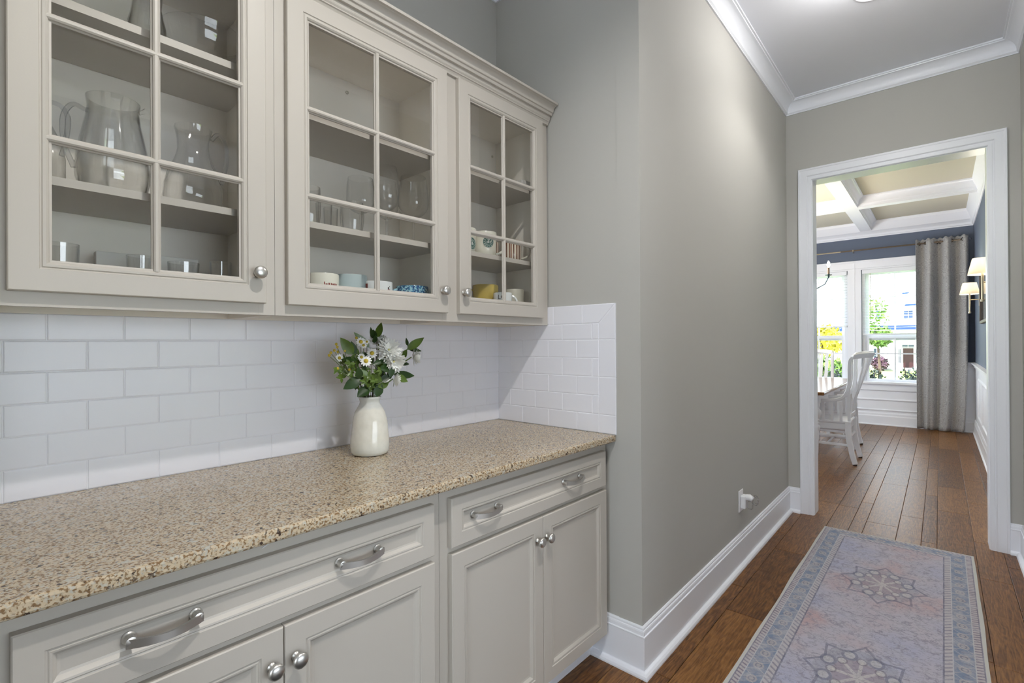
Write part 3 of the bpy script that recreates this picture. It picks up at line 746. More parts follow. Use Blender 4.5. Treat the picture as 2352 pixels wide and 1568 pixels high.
def base_cabinet(x0, x1, dr, d1, d2, ks, ps, label):
    t = thing('base_cabinet', label, 'cabinet', ((x0+x1)/2, -0.3, 0), 'grey painted base cabinets')
    g = G(); g.box(x0, x1, YF, -0.004, 0.105, 0.886); g.mk('body', 'cabinet', t)
    G().box(x0, x1, -0.545, -0.530, 0.0005, 0.104).mk('toe_kick', 'trim_white', t)
    d = G().ring(dr[0], dr[1], 0.713, 0.852, DRAWP, YD).mk('drawer_front', 'cabinet', t)
    for p in ps: pull(d, p, YD+0.009, 0.785)
    for (a, b), kx in zip((d1, d2), ks):
        dd = G().ring(a, b, 0.115, 0.695, DOORP, YD).mk('door', 'cabinet', t)
        knob(dd, kx, YD, 0.6225)
    return t
base_cabinet(-1.7385, -0.8755, (-1.7116, -0.905), (-1.7116, -1.3088), (-1.3070, -0.905), (-1.334, -1.284), (-1.518, -1.129), 'larger grey base cabinet at the near end of the counter')
base_cabinet(-0.8745, -0.0010, (-0.8445, -0.030), (-0.8440, -0.4365), (-0.4347, -0.027), (-0.4695, -0.4195), (-0.706, -0.256), 'grey base cabinet beside the alcove end wall')
# thin loops of white wire caught under the counter edge
for pts, r_, lb in (([(-0.405,-0.6065,0.871),(-0.395,-0.609,0.878),(-0.375,-0.611,0.8825),(-0.350,-0.610,0.882),(-0.33,-0.607,0.876)], 0.0012, 'thin white wire loop below the counter near the end wall'),
                    ([(-1.345,-0.6065,0.866),(-1.325,-0.608,0.875),(-1.30,-0.610,0.8825),(-1.22,-0.611,0.885),(-1.17,-0.609,0.880),(-1.155,-0.6065,0.872)], 0.0012, 'thin wire loop below the counter above the near drawer')):
    o = G().tube(pts, r_, 6).mk('wire_loop', 'white_plastic', None, smooth=SM); tag(o, lb, 'wire'); rebase(o, pts[0])

# ================================================================== WALL CABINETS
UFY, UDY = -0.309, -0.329
UB, UT = 1.3665, 2.275
CB = 1.405            # inside floor of the cabinets
GLP = [(0,0.0198),(0,0.002),(0.002,0),(0.045,0),(0.0465,0.0025),(0.0485,0.003),(0.0505,0.001),(0.055,0.0008),(0.059,0.004),(0.0605,0.007),(0.0645,0.008),(0.0645,0.0198)]
def glass_door(t, x0, x1, kx):
    z0, z1 = 1.396, 2.262
    d = G().ring(x0, x1, z0, z1, GLP, UDY, loop=True).mk('door', 'cabinet', t)
    gx0, gx1, gz0, gz1 = x0+0.0645, x1-0.0645, z0+0.0645, z1-0.0645
    xm = (gx0+gx1)/2; zs = [gz0, gz0+(gz1-gz0)/3, gz0+2*(gz1-gz0)/3, gz1]; hw = 0.0095
    y0 = UDY+0.0012
    def mprof(c0, c1): 
        return None
    def bar_v(x, za, zb):
        pr_ = [(-hw,0.0125),(-hw,0.009),(-hw*0.72,0.0065),(-hw*0.6,0.003),(-hw*0.25,0.0005),(hw*0.25,0.0005),(hw*0.6,0.003),(hw*0.72,0.0065),(hw,0.009),(hw,0.0125)]
        vs = [(x+a, y0+b, za) for a, b in pr_]+[(x+a, y0+b, zb) for a, b in pr_]; n = len(pr_)
        return mk('muntin', vs, [(i,(i+1) % n, n+(i+1) % n, n+i) for i in range(n)]+[tuple(range(n)), tuple(range(2*n-1,n-1,-1))], 'cabinet', d)
    def bar_h(z, xa, xb):
        pr_ = [(-hw,0.0125),(-hw,0.009),(-hw*0.72,0.0065),(-hw*0.6,0.003),(-hw*0.25,0.0005),(hw*0.25,0.0005),(hw*0.6,0.003),(hw*0.72,0.0065),(hw,0.009),(hw,0.0125)]
        # pointed coped ends reach over the frame bead
        vs = [(xa-(0.009 if abs(a) < hw*0.7 else 0.0), y0+b-0.0004, z+a) for a, b in pr_]+[(xb+(0.009 if abs(a) < hw*0.7 else 0.0), y0+b-0.0004, z+a) for a, b in pr_]; n = len(pr_)
        return mk('muntin', vs, [(i,(i+1) % n, n+(i+1) % n, n+i) for i in range(n)]+[tuple(range(n)), tuple(range(2*n-1,n-1,-1))], 'cabinet', d)
    bar_v(xm, gz0-0.006, gz1+0.006)
    for z in zs[1:3]: bar_h(z, gx0, gx1)
    for a, b in ((gx0, xm), (xm, gx1)):
        for c, e in zip(zs[:-1], zs[1:]):
            G().box(a-0.001, b+0.001, UDY+0.0145, UDY+0.0165, c-0.001, e+0.001).mk('pane', 'pane_glass', d)
    knob(d, kx, UDY, 1.4735)
def wall_cabinet(x0, x1, parts, shelves, doors, label):
    t = thing('wall_cabinet', label, 'cabinet', ((x0+x1)/2, -0.15, UB), 'grey wall cabinets with glass doors')
    w = 0.018; g = G()
    g.box(x0, x1, -0.010, -0.0015, UB, UT)                       # back
    g.box(x0, x0+w, UFY+0.018, -0.010, UB, UT); g.box(x1-w, x1, UFY+0.018, -0.010, UB, UT)
    for p in parts: g.box(p-0.011, p+0.011, UFY+0.018, -0.010, UB, UT)
    g.box(x0+w, x1-w, UFY+0.018, -0.010, CB-0.004, CB); g.box(x0+w, x1-w, UFY+0.018, -0.010, UT-0.018, UT)
    G().box(x0+w, x1-w, UFY+0.0185, -0.0105, CB-0.022, CB-0.0045).mk('bottom_panel', 'cabinet', t)
    g.mk('carcass', 'cabinet_inside', t)
    # face frame: rails and stiles
    f = G(); xs = [x0]+list(parts)+[x1]
    f.box(x0, x1, UFY, UFY+0.018, UB, UB+0.042); f.box(x0, x1, UFY, UFY+0.018, UT-0.035, UT)
    for i, p in enumerate(xs):
        a = p if i == 0 else p-0.041 if i < len(xs)-1 else p-0.062 if abs(p) < 0.01 else p-0.041
        b = p+0.041 if i == 0 else p+0.041 if i < len(xs)-1 else p
        if i == 0: b = p+0.041
        f.box(a, b, UFY-0.0002, UFY+0.018, UB+0.0001, UT-0.0001)
    f.mk('face_frame', 'cabinet', t)
    xs = [x0+w]+sum([[p-0.011, p+0.011] for p in parts], [])+[x1-w]
    for i in range(0, len(xs), 2):
        for z in shelves: G().box(xs[i]+0.001, xs[i+1]-0.001, UFY+0.024, -0.012, z, z+0.018).mk('shelf', 'cabinet', t)
    for a, b, k in doors: glass_door(t, a, b, k)
    return t
wall_cabinet(-1.7385, -1.1958, [], [1.6225, 2.003], [(-1.703, -1.224, -1.2477)], 'nearest wall cabinet with one glass door and clear pitchers inside')
wall_cabinet(-1.1950, -0.0012, [-0.5715], [1.627, 1.942], [(-1.168, -0.599, -0.6264), (-0.5438, -0.0515, -0.5248)], 'wider wall cabinet with two glass doors, stemware and mugs inside')
# scribe strip between cabinet and wall, and the crown
CP = [(0,2.262),(0.0085,2.2635),(0.0095,2.270),(0.013,2.2755),(0.0165,2.2775),(0.0165,2.2805),(0.020,2.2855),(0.0215,2.2895),(0.0215,2.2975),(0.031,2.2985),(0.033,2.303),(0.034,2.3085),(0.039,2.310),(0.0405,2.3135)]
for i in range(1, 9):
    t = i/9; a = t*PI/2; CP.append((0.0405+0.0155*(1-math.cos(a)), 2.3135+0.0185*math.sin(a)))
CP += [(0.056,2.3325),(0.058,2.334),(0.0665,2.3345),(0.0668,2.3435),(0.0,2.3435)]
# path runs towards +x, room on the right (-y)
o = G().sweep([(-1.7385, UFY-0.0003), (-0.0012, UFY-0.0003)], CP).mk('cabinet_crown', 'cabinet', None, smooth=SW)
tag(o, 'grey stepped crown moulding along the top of the wall cabinets', 'moulding'); rebase(o, (-0.87, UFY, 2.262))

# ================================================================== CABINET CONTENTS
def wineglass(x, y, z, h, rb, label, rim=None):
    rim = rim or rb*0.80; sh = h*0.42
    prof = [(0.001,0.0),(0.034,0.0),(0.034,0.0012),(0.012,0.004),(0.0045,0.010),(0.0038,sh*0.6),(0.0045,sh*0.95),(0.010,sh)]
    for i in range(1, 8):
        t = i/7; a = t*PI*0.5
        prof.append((rb*math.sin(a)*0.98+0.001, sh+ (h-sh)*0.36*(1-math.cos(a))))
    prof += [(rb,sh+(h-sh)*0.45),((rb+rim)/2*1.03,sh+(h-sh)*0.75),(rim,h),(rim-0.0012,h)]
    inn = [(r-0.0014, zz) for r, zz in prof[-4:-1]][::-1]
    o = G().lathe(prof, (0,0,0), 'z', 28, cap1=False).mk('wine_glass', 'glassware', None, smooth=math.radians(60))
    o.location = (x, y, z); return tag(o, label, 'wine glass', 'stemware on the cabinet shelf')
zs1 = 1.645
wineglass(-0.853, -0.17, zs1, 0.205, 0.046, 'wide clear wine glass left of the door muntin, on the glassware shelf', 0.041)
wineglass(-0.762, -0.19, zs1, 0.262, 0.044, 'tallest clear wine glass, just right of the door muntin')
wineglass(-0.722, -0.13, zs1, 0.232, 0.042, 'clear wine glass partly hidden behind the tallest one')
wineglass(-0.640, -0.18, zs1, 0.258, 0.056, 'large round clear wine glass nearest the cabinet side', 0.046)
def tumbler(x, y, z, r, h, label, bulge=0.0, group='tumblers and small glasses'):
    prof = [(0.001,0.0),(r*0.82,0.0),(r*0.86,0.004)]+[(r*(0.86+0.14*t)+bulge*math.sin(t*PI), 0.004+(h-0.004)*t) for t in (0.2,0.4,0.6,0.8,1.0)]
    prof += [(r-0.0018,h),(r*0.82,0.012),(0.001,0.011)]
    o = G().lathe(prof, (0,0,0), 'z', 24).mk('drinking_glass', 'glassware', None, smooth=math.radians(50)); o.location = (x, y, z)
    return tag(o, label, 'glass', group)
tumbler(-1.043, -0.19, zs1, 0.034, 0.128, 'tallest short glass at the left edge of the middle door', 0.004)
tumbler(-0.984, -0.17, zs1, 0.026, 0.092, 'narrow straight clear glass second from left on stemware shelf')
tumbler(-0.945, -0.14, zs1, 0.024, 0.090, 'slim clear glass behind the rounded tumbler on stemware shelf')
tumbler(-0.902, -0.20, zs1, 0.036, 0.106, 'rounded stemless clear glass left of the wide wine glass', 0.005)
# near cabinet
def lathe_thing(name, prof, pos, mat, label, cat, n=32, cap1=True):
    o = G().lathe(prof, (0,0,0), 'z', n, cap1=cap1).mk(name, mat, None, smooth=math.radians(60)); o.location = pos
    return tag(o, label, cat)
za = 1.6405
t = thing('glass_pitcher', 'large clear round bellied glass pitcher on the shelf of the nearest cabinet', 'pitcher', (-1.515, -0.165, za))
pb = [(0.001,0),(0.052,0),(0.058,0.004),(0.066,0.020),(0.072,0.045),(0.073,0.07),(0.069,0.11),(0.061,0.15),(0.054,0.185),(0.050,0.215),(0.053,0.238),(0.0515,0.238),(0.048,0.214),(0.059,0.150),(0.0705,0.07),(0.064,0.022),(0.05,0.012),(0.001,0.011)]
G().lathe([(r, h) for r, h in pb], (-1.515,-0.165,za), 'z', 36).mk('bowl', 'glassware', t, smooth=math.radians(60))
G().tube([(-1.465,-0.165,za+0.225),(-1.452,-0.165,za+0.236),(-1.438,-0.165,za+0.233)], [0.004,0.006,0.003], 8).mk('spout', 'glassware', t, smooth=SM)
G().tube(cr([(-1.567,-0.165,za+0.20),(-1.590,-0.165,za+0.205),(-1.606,-0.165,za+0.17),(-1.604,-0.165,za+0.11),(-1.588,-0.165,za+0.06)]), 0.0055, 8).mk('handle', 'crystal', t, smooth=SM)
t = thing('glass_pitcher', 'clear glass pitcher with swirled ribs right of the muntin in the nearest cabinet', 'pitcher', (-1.347, -0.165, za))
g = G(); n = 48; prof = [(0.045,0.0),(0.062,0.012),(0.068,0.035),(0.066,0.07),(0.056,0.105),(0.042,0.14),(0.036,0.165),(0.037,0.195),(0.043,0.225)]
vs = []; fs = []
for i, (r, h) in enumerate(prof):
    for k in range(n):
        a = 2*PI*k/n; rr = r*(1+0.035*math.sin(12*(a+h*7))); vs.append((-1.347+rr*math.cos(a), -0.165+rr*math.sin(a), za+h))
for i in range(len(prof)-1):
    for k in range(n): fs.append((i*n+k, i*n+(k+1) % n, (i+1)*n+(k+1) % n, (i+1)*n+k))
fs.append(tuple(range(n))[::-1])
mk('bowl', vs, fs, 'glassware', t, smooth=math.radians(60))
G().tube(cr([(-1.306,-0.17,za+0.205),(-1.288,-0.17,za+0.225),(-1.270,-0.17,za+0.20),(-1.268,-0.17,za+0.15),(-1.281,-0.17,za+0.09)]), 0.0055, 8).mk('handle', 'crystal', t, smooth=SM)
t = thing('glass_decanter', 'clear glass decanter at the left edge of the nearest cabinet shelf', 'decanter', (-1.655, -0.20, za))
G().lathe([(0.001,0),(0.045,0),(0.05,0.01),(0.050,0.06),(0.046,0.09),(0.028,0.13),(0.020,0.16),(0.021,0.19),(0.024,0.20)], (-1.655,-0.20,za), 'z', 28, cap1=False).mk('body', 'glassware', t, smooth=math.radians(60))
G().tube(cr([(-1.634,-0.20,za+0.185),(-1.612,-0.20,za+0.180),(-1.601,-0.20,za+0.155),(-1.606,-0.20,za+0.10),(-1.612,-0.20,za+0.07)]), 0.005, 8).mk('handle', 'crystal', t, smooth=SM)
G().lathe([(0.001,0),(0.009,0.003),(0.013,0.012),(0.009,0.022),(0.001,0.025)], (-1.655,-0.20,za+0.20), 'z', 10).mk('stopper', 'crystal', t)
# bottom of the near cabinet
tumbler(-1.612, -0.18, CB, 0.033, 0.112, 'tall clear mug glass at the bottom left of the nearest cabinet', 0, 'glasses on the floor of the nearest cabinet')
for (x0, x1, y, h, lb) in ((-1.540,-1.428,-0.10,0.117,'white card box behind the left low tumbler in nearest cabinet'), (-1.425,-1.318,-0.10,0.121,'white card box behind the right low tumbler in nearest cabinet')):
    o = G().box(x0, x1, y, y+0.035, CB, CB+h).mk('card_box', 'paper_white', None, bevel=0.001); tag(o, lb, 'box'); rebase(o, ((x0+x1)/2, y, CB))
tumbler(-1.464, -0.17, CB, 0.029, 0.104, 'low clear tumbler before the left white card box', 0, 'glasses on the floor of the nearest cabinet')
tumbler(-1.372, -0.17, CB, 0.036, 0.098, 'wide clear tumbler before the right white card box', 0, 'glasses on the floor of the nearest cabinet')
tumbler(-1.284, -0.17, CB, 0.027, 0.110, 'clear tumbler beside the knob side of the nearest cabinet', 0, 'glasses on the floor of the nearest cabinet')
# top shelf of the near cabinet
zt2 = 2.021
o = lathe_thing('glass_carafe', [(0.001,0),(0.036,0),(0.04,0.006),(0.040,0.05),(0.034,0.075),(0.030,0.10),(0.033,0.14),(0.0315,0.14),(0.028,0.10),(0.038,0.045),(0.001,0.008)], (-1.455,-0.20,zt2), 'glassware', 'small clear glass carafe on the top shelf of the nearest cabinet', 'carafe')
o = lathe_thing('glass_bowl', [(0.001,0),(0.04,0),(0.045,0.005),(0.075,0.03),(0.095,0.075),(0.1,0.11),(0.098,0.11),(0.072,0.034),(0.04,0.01),(0.001,0.01)], (-1.320,-0.155,zt2), 'glassware', 'clear glass bowl on the top shelf of the nearest cabinet', 'bowl')

def mug(pos, r, h, mat, label, hang, taper=0.0, group='mugs in the glass cabinets', hr=0.026, extra=None):
    t = thing('mug', label, 'mug', pos, group)
    x, y, z = pos
    prof = [(0.001,0),(r*(0.9-taper),0),(r*(0.98-taper),0.004),(r*(1-taper*0.6),h*0.4),(r,h-0.003),(r-0.0012,h),(r-0.0035,h-0.002),(r-0.0045,h*0.5),(r*(0.9-taper),0.008),(0.001,0.007)]
    o = G().lathe(prof, (0,0,0), 'z', 32).mk('cup', mat, None, smooth=math.radians(50)); o.parent = t; o.matrix_world = t.matrix_world.copy(); o.matrix_parent_inverse.identity(); o.matrix_basis = Matrix.Identity(4); BASE[o.name] = Vector(pos)
    ca, sa = math.cos(hang), math.sin(hang); pts = []
    for i in range(11):
        a = -PI/2+PI*i/10; d = r-0.004+hr*math.cos(a)*1.05; pts.append((x+ca*d, y+sa*d, z+h*0.52+h*0.34*math.sin(a)))
    G().tube(pts, 0.0048, 8).mk('handle', mat if mat != 'mug_stripe' else 'mug_beige', t, smooth=SM)
    return t, o
def on_cup(x, y, r, a, s, z):   # point on the cup surface: angle a (about the cup), arc offset s
    b = a+s/r; return (x+(r+0.0006)*math.cos(b), y+(r+0.0006)*math.sin(b), z)
VIEW = lambda x, y: math.atan2(-1.679-y, -1.755-x)   # direction from the cup to the hall where it is read from
zc = CB
mug((-0.998,-0.19,zc), 0.048, 0.103, 'mug_cream', 'cream mug with red print at the left of the middle cabinet floor', 2.6)
t_, cup = mug((-0.883,-0.16,zc), 0.052, 0.113, 'mug_blue', 'pale blue mug with handle towards the cream mug', 2.75, 0.02)
mug((-0.806,-0.20,zc), 0.050, 0.094, 'mug_white', 'short white mug behind the middle door muntin', 2.7)
mug((-0.655,-0.19,zc), 0.060, 0.091, 'mug_floral', 'wide blue floral mug at the right of the middle cabinet floor', PI-0.2)
# red print strokes on the cream mug and figures on the white one
def strokes(parent, x, y, r, a0, items, mat):
    for s, z0, w, hh in items:
        vs = [on_cup(x,y,r,a0,s-w/2,z0), on_cup(x,y,r,a0,s+w/2,z0), on_cup(x,y,r,a0,s+w/2,z0+hh), on_cup(x,y,r,a0,s-w/2,z0+hh)]
        mk('print', vs, [(0,1,2,3)], mat, parent)
tm = [o for o in bpy.data.objects if o.name == 'mug'][0]
a = VIEW(-0.998,-0.19)
strokes(tm, -0.998,-0.19,0.048, a, [(0.004,zc+0.055,0.003,0.020),(0.010,zc+0.06,0.006,0.010),(0.018,zc+0.06,0.005,0.012),(0.025,zc+0.055,0.003,0.017),(0.031,zc+0.06,0.005,0.011),(0.038,zc+0.058,0.004,0.014),(0.044,zc+0.06,0.004,0.011)], 'print_red')
tm2 = bpy.data.objects['mug.002']; a = VIEW(-0.806,-0.20)
strokes(tm2, -0.806,-0.20,0.050, a, [(-0.040,zc+0.055,0.010,0.030),(0.040,zc+0.055,0.010,0.012)], 'print_red')
strokes(tm2, -0.806,-0.20,0.050, a, [(0.038,zc+0.068,0.006,0.006),(0.043,zc+0.075,0.003,0.003)], 'print_dark')
# far door: shelf mugs
zm = 1.645
def emblem(parent, x, y, r, a0, zc_, R):
    def disc(R0, R1, mat, dr, n=24):
        g = G(); vs = []; fs = []
        for k in range(n):
            b = 2*PI*k/n
            for RR in (R0, R1): vs.append(on_cup(x, y, r+dr, a0, RR*math.cos(b), zc_+RR*math.sin(b)))
        for k in range(n): fs.append((2*k, 2*k+1, 2*((k+1) % n)+1, 2*((k+1) % n)))
        g.add(vs, fs).mk('emblem', mat, parent)
    disc(0.0005, R, 'emblem_green', 0.0)
    disc(R*0.60, R*0.64, 'emblem_white', 0.0004)
    disc(R*0.96, R, 'emblem_white', 0.0004)
    g = G()
    for k in range(14):
        b = 2*PI*k/14; s0, z0 = R*0.8*math.cos(b), R*0.8*math.sin(b); w = R*0.055
        g.add([on_cup(x,y,r+0.0005,a0,s0-w,zc_+z0-w), on_cup(x,y,r+0.0005,a0,s0+w,zc_+z0-w), on_cup(x,y,r+0.0005,a0,s0+w,zc_+z0+w), on_cup(x,y,r+0.0005,a0,s0-w,zc_+z0+w)], [(0,1,2,3)])
    for s0, z0, w, h_ in ((0,-0.25,0.10,0.5),(-0.28,-0.30,0.06,0.42),(0.28,-0.30,0.06,0.42),(0,0.34,0.22,0.10)):
        s0 *= R; z0 *= R; w *= R; h_ *= R
        g.add([on_cup(x,y,r+0.0005,a0,s0-w,zc_+z0), on_cup(x,y,r+0.0005,a0,s0+w,zc_+z0), on_cup(x,y,r+0.0005,a0,s0+w,zc_+z0+h_), on_cup(x,y,r+0.0005,a0,s0-w,zc_+z0+h_)], [(0,1,2,3)])
    g.mk('emblem', 'emblem_white', parent)
t_, c_ = mug((-0.285,-0.195,zm), 0.053, 0.107, 'mug_cream', 'white coffee mug with round green emblem on the far cabinet shelf', -0.75, 0.10, hr=0.034)
emblem(t_, -0.285,-0.195, 0.0515, VIEW(-0.285,-0.195)+0.35, zm+0.062, 0.024)
t_, c_ = mug((-0.405,-0.195,zm), 0.053, 0.104, 'mug_cream', 'white mug with green emblem cut off by the left edge of the far door', 2.4, 0.10)
emblem(t_, -0.405,-0.195, 0.0515, VIEW(-0.405,-0.195)+0.75, zm+0.04, 0.024)
mug((-0.195,-0.135,zm), 0.042, 0.088, 'mug_stripe', 'brown striped mug half hidden behind the muntin of the far door', 2.2)
mug((-0.128,-0.205,zm), 0.046, 0.094, 'mug_stripe', 'brown and cream striped mug at the right of the far shelf', -0.70, hr=0.040)
mug((-0.235,-0.150,zc), 0.056, 0.134, 'mug_yellow', 'tall mustard yellow mug on the floor of the far cabinet', 2.45, 0.02, hr=0.034)
t_, c_ = mug((-0.232,-0.250,zc), 0.040, 0.094, 'mug_white', 'pale mug with brown letters in front of the yellow mug', -0.9, 0.04, hr=0.024)
fc = bpy.data.curves.new('lettering', 'FONT'); fc.body = 'LO'; fc.size = 0.026; fc.align_x = 'CENTER'
fo = bpy.data.objects.new('tmp_lettering', fc); C.objects.link(fo)
me = bpy.data.meshes.new_from_object(fo.evaluated_get(bpy.context.evaluated_depsgraph_get()))
a = VIEW(-0.232,-0.250)-0.1
vs = [on_cup(-0.232,-0.250,0.0395,a,p.co.x,zc+0.066+p.co.y) for p in me.vertices]; fs = [tuple(p.vertices) for p in me.polygons]
bpy.data.objects.remove(fo); bpy.data.meshes.remove(me)
mk('lettering', vs, fs, 'print_dark', t_)
mug((-0.096,-0.19,zc), 0.047, 0.122, 'mug_beige', 'speckled beige mug right of the muntin in the far cabinet', 0.6)
o = G().box(-0.455,-0.40,-0.24,-0.16,CB,CB+0.05).mk('paper_packet', 'paper_white', None, bevel=0.004); tag(o, 'small white packet beside the far door knob inside the cabinet', 'packet'); rebase(o, (-0.43,-0.2,CB))
o = G().box(-0.085,-0.022,-0.235,-0.185,1.960,1.960+0.062).mk('paper_packet', 'paper_white', None, bevel=0.004); tag(o, 'white packet on the top shelf of the far cabinet', 'packet'); rebase(o, (-0.055,-0.21,1.960))
# little screw caps in the cabinet backs
for x, z, lb in ((-0.81, 2.216, 'small screw cap in the middle cabinet back'), (-0.045, 2.19, 'small screw cap in the far cabinet back')):
    o = G().lathe([(0.006,0),(0.006,-0.0015),(0.002,-0.003),(0.0005,-0.002)], (0,0,0), 'y', 14).mk('screw_cap', 'mug_beige', None); o.location = (x, -0.0102, z); tag(o, lb, 'screw cap')

# ================================================================== VASE AND FLOWERS
VX, VY, VZ = -0.833, -0.190, 0.914
prof = [(0.001,0),(0.050,0),(0.058,0.003),(0.0625,0.012),(0.0645,0.028),(0.0640,0.048),(0.0610,0.075),(0.0585,0.100),(0.0560,0.120),(0.0500,0.142),(0.0400,0.160),(0.0340,0.170),(0.0325,0.177),(0.0345,0.186),(0.0375,0.193),(0.0365,0.1945),(0.0345,0.192),(0.0300,0.177),(0.036,0.158),(0.053,0.12),(0.058,0.04),(0.045,0.010),(0.001,0.009)]
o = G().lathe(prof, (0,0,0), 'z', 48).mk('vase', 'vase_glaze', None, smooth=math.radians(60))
for p in o.data.vertices:
    q = mnoise.noise(Vector((p.co.x*18, p.co.y*18, p.co.z*14))); p.co.x *= 1+0.02*q; p.co.y *= 1+0.02*q
o.location = (VX, VY, VZ+0.0003); tag(o, 'glossy cream ceramic bottle vase on the granite counter', 'vase')
MZ = VZ+0.185
def stem_path(p, bend=0.0, n=9):
    e = Vector(p); d = Vector((e.x-VX, e.y-VY, 0)); L_ = d.length; d = d/L_ if L_ > 1e-6 else Vector((1,0,0))
    lip = Vector((VX, VY, MZ+0.012))+d*min(0.027, L_*0.35)
    b = Vector((VX, VY, MZ-0.05))-d*min(0.012, L_*0.1)
    m = lip+(lip-b).normalized()*((e-lip).length*0.5)
    out = [b]
    for i in range(n-1):
        t = i/(n-2); out.append(lip*(1-t)**2+m*2*t*(1-t)+e*t*t)
    return out
rf = random.Random(5)
def leaf_mesh(g, base, tip, w, nrm=None, fold=0.25, curl=0.12):
    b, t = Vector(base), Vector(tip); ax = t-b; L_ = ax.length; ax.normalize()
    nn = Vector(nrm if nrm else (-0.55, -0.8, 0.25)); nn = (nn-ax*nn.dot(ax)).normalized(); sd = ax.cross(nn)
    K = 7; vs = []; fs = []
    for i in range(K+1):
        s = i/K; hw = w*0.5*(math.sin(PI*min(1, s**0.8))**0.85) if 0 < i < K else 0.0006
        c = b+ax*(L_*s)-nn*(curl*L_*s*s)
        vs += [c-sd*hw+nn*(fold*hw), c, c+sd*hw+nn*(fold*hw)]
    for i in range(K):
        o = 3*i; fs += [(o,o+1,o+4,o+3),(o+1,o+2,o+5,o+4)]
    g.add(vs, fs)
LV = [((-0.79,1.308),(-0.772,1.359),0.025),((-0.805,1.305),(-0.803,1.335),0.023),((-0.813,1.311),(-0.828,1.339),0.013),((-0.898,1.253),(-0.935,1.304),0.034),((-0.89,1.25),(-0.897,1.293),0.023),((-0.887,1.236),(-0.938,1.241),0.019),((-0.824,1.275),(-0.867,1.322),0.023),((-0.884,1.172),(-0.931,1.147),0.036),((-0.855,1.14),(-0.893,1.116),0.034),((-0.68,1.266),(-0.626,1.305),0.029),((-0.669,1.266),(-0.621,1.263),0.017),((-0.678,1.28),(-0.688,1.305),0.011),((-0.706,1.228),(-0.693,1.264),0.023),((-0.718,1.218),(-0.663,1.214),0.019),((-0.751,1.181),(-0.68,1.172),0.027),((-0.747,1.174),(-0.71,1.155),0.03),((-0.775,1.203),(-0.813,1.204),0.03),((-0.806,1.16),(-0.773,1.175),0.027),((-0.738,1.253),(-0.71,1.249),0.023),((-0.829,1.109),(-0.81,1.151),0.03),((-0.84,1.205),(-0.865,1.226),0.023),((-0.806,1.204),(-0.778,1.223),0.023),((-0.809,1.291),(-0.815,1.315),0.019)]
for q in range(16):
    bx = -0.835+rf.uniform(-0.06,0.07); bz = 1.14+rf.random()*0.11; th = rf.uniform(0.2, 2.9); ln = rf.uniform(0.035,0.05)
    LV.append(((bx,bz),(bx+ln*math.cos(th),bz+ln*math.sin(th)),rf.uniform(0.018,0.028)))
branches = [([0,1,2,22,6,23,24,25], (-0.795,-0.175,1.300), 'leafy green branch rising highest at the back of the bouquet', -0.175),
            ([3,4,5,20,26,27,28,29], (-0.893,-0.195,1.245), 'leafy green branch with broad leaves at the upper left of the bouquet', -0.195),
            ([7,8,19,30,31], (-0.868,-0.225,1.150), 'short leafy branch low at the left over the vase neck', -0.225),
            ([9,10,11,12,13,18], (-0.672,-0.185,1.270), 'leafy green branch reaching out to the right of the bouquet', -0.185),
            ([14,15,16,17,21,32,33,34,35,36], (-0.752,-0.215,1.185), 'leafy branch low at the right below the white blooms', -0.215)]
for idx, tip, lb, yy in branches:
    t = thing('leafy_branch', lb, 'branch', (VX, VY, MZ), 'cut greenery in the vase')
    sp = stem_path(tip); G().tube(sp, [0.0022,0.0022,0.0021,0.002,0.0019,0.0017,0.0015,0.0012,0.001], 6).mk('stem', 'stem_dark', t, smooth=SM)
    for j, i in enumerate(idx):
        (bx, bz), (tx, tz), w = LV[i]
        yb = yy+rf.uniform(-0.008,0.008); g = G(); ext = 0.18; leaf_mesh(g, (bx, yb, bz), (tx+(tx-bx)*ext, yb+rf.uniform(-0.02,0.012), tz+(tz-bz)*ext*0.5), w*1.06, (-0.5+rf.uniform(-.35,.35), -0.75, 0.35+rf.uniform(-.3,.3)), rf.uniform(0.1,0.4), rf.uniform(-0.05,0.15))
        # short petiole back to the branch
        q = min(sp, key=lambda p: (p-Vector((bx,yb,bz))).length)
        g.tube([q, (q+Vector((bx,yb,bz)))/2+Vector((0,0,-0.002)), Vector((bx,yb,bz))], 0.0009, 5)
        g.mk('leaf', 'leaf_dark' if (i % 3) else 'leaf_mid', t, smooth=math.radians(70))
def petal(g, c, d, side, up, L_, w, lift, cup):
    vs = []; fs = []; K = 4
    for i in range(K+1):
        s = i/K; hw = w*0.5*(0.35+0.65*math.sin(PI*(0.12+0.72*s))) if i < K else w*0.12
        p = c+d*(L_*s)+up*(lift*L_*s + cup*L_*s*s)
        vs += [p-side*hw+up*(0.18*hw), p, p+side*hw+up*(0.18*hw)]
    for i in range(K):
        o = 3*i; fs += [(o,o+1,o+4,o+3),(o+1,o+2,o+5,o+4)]
    g.add(vs, fs)
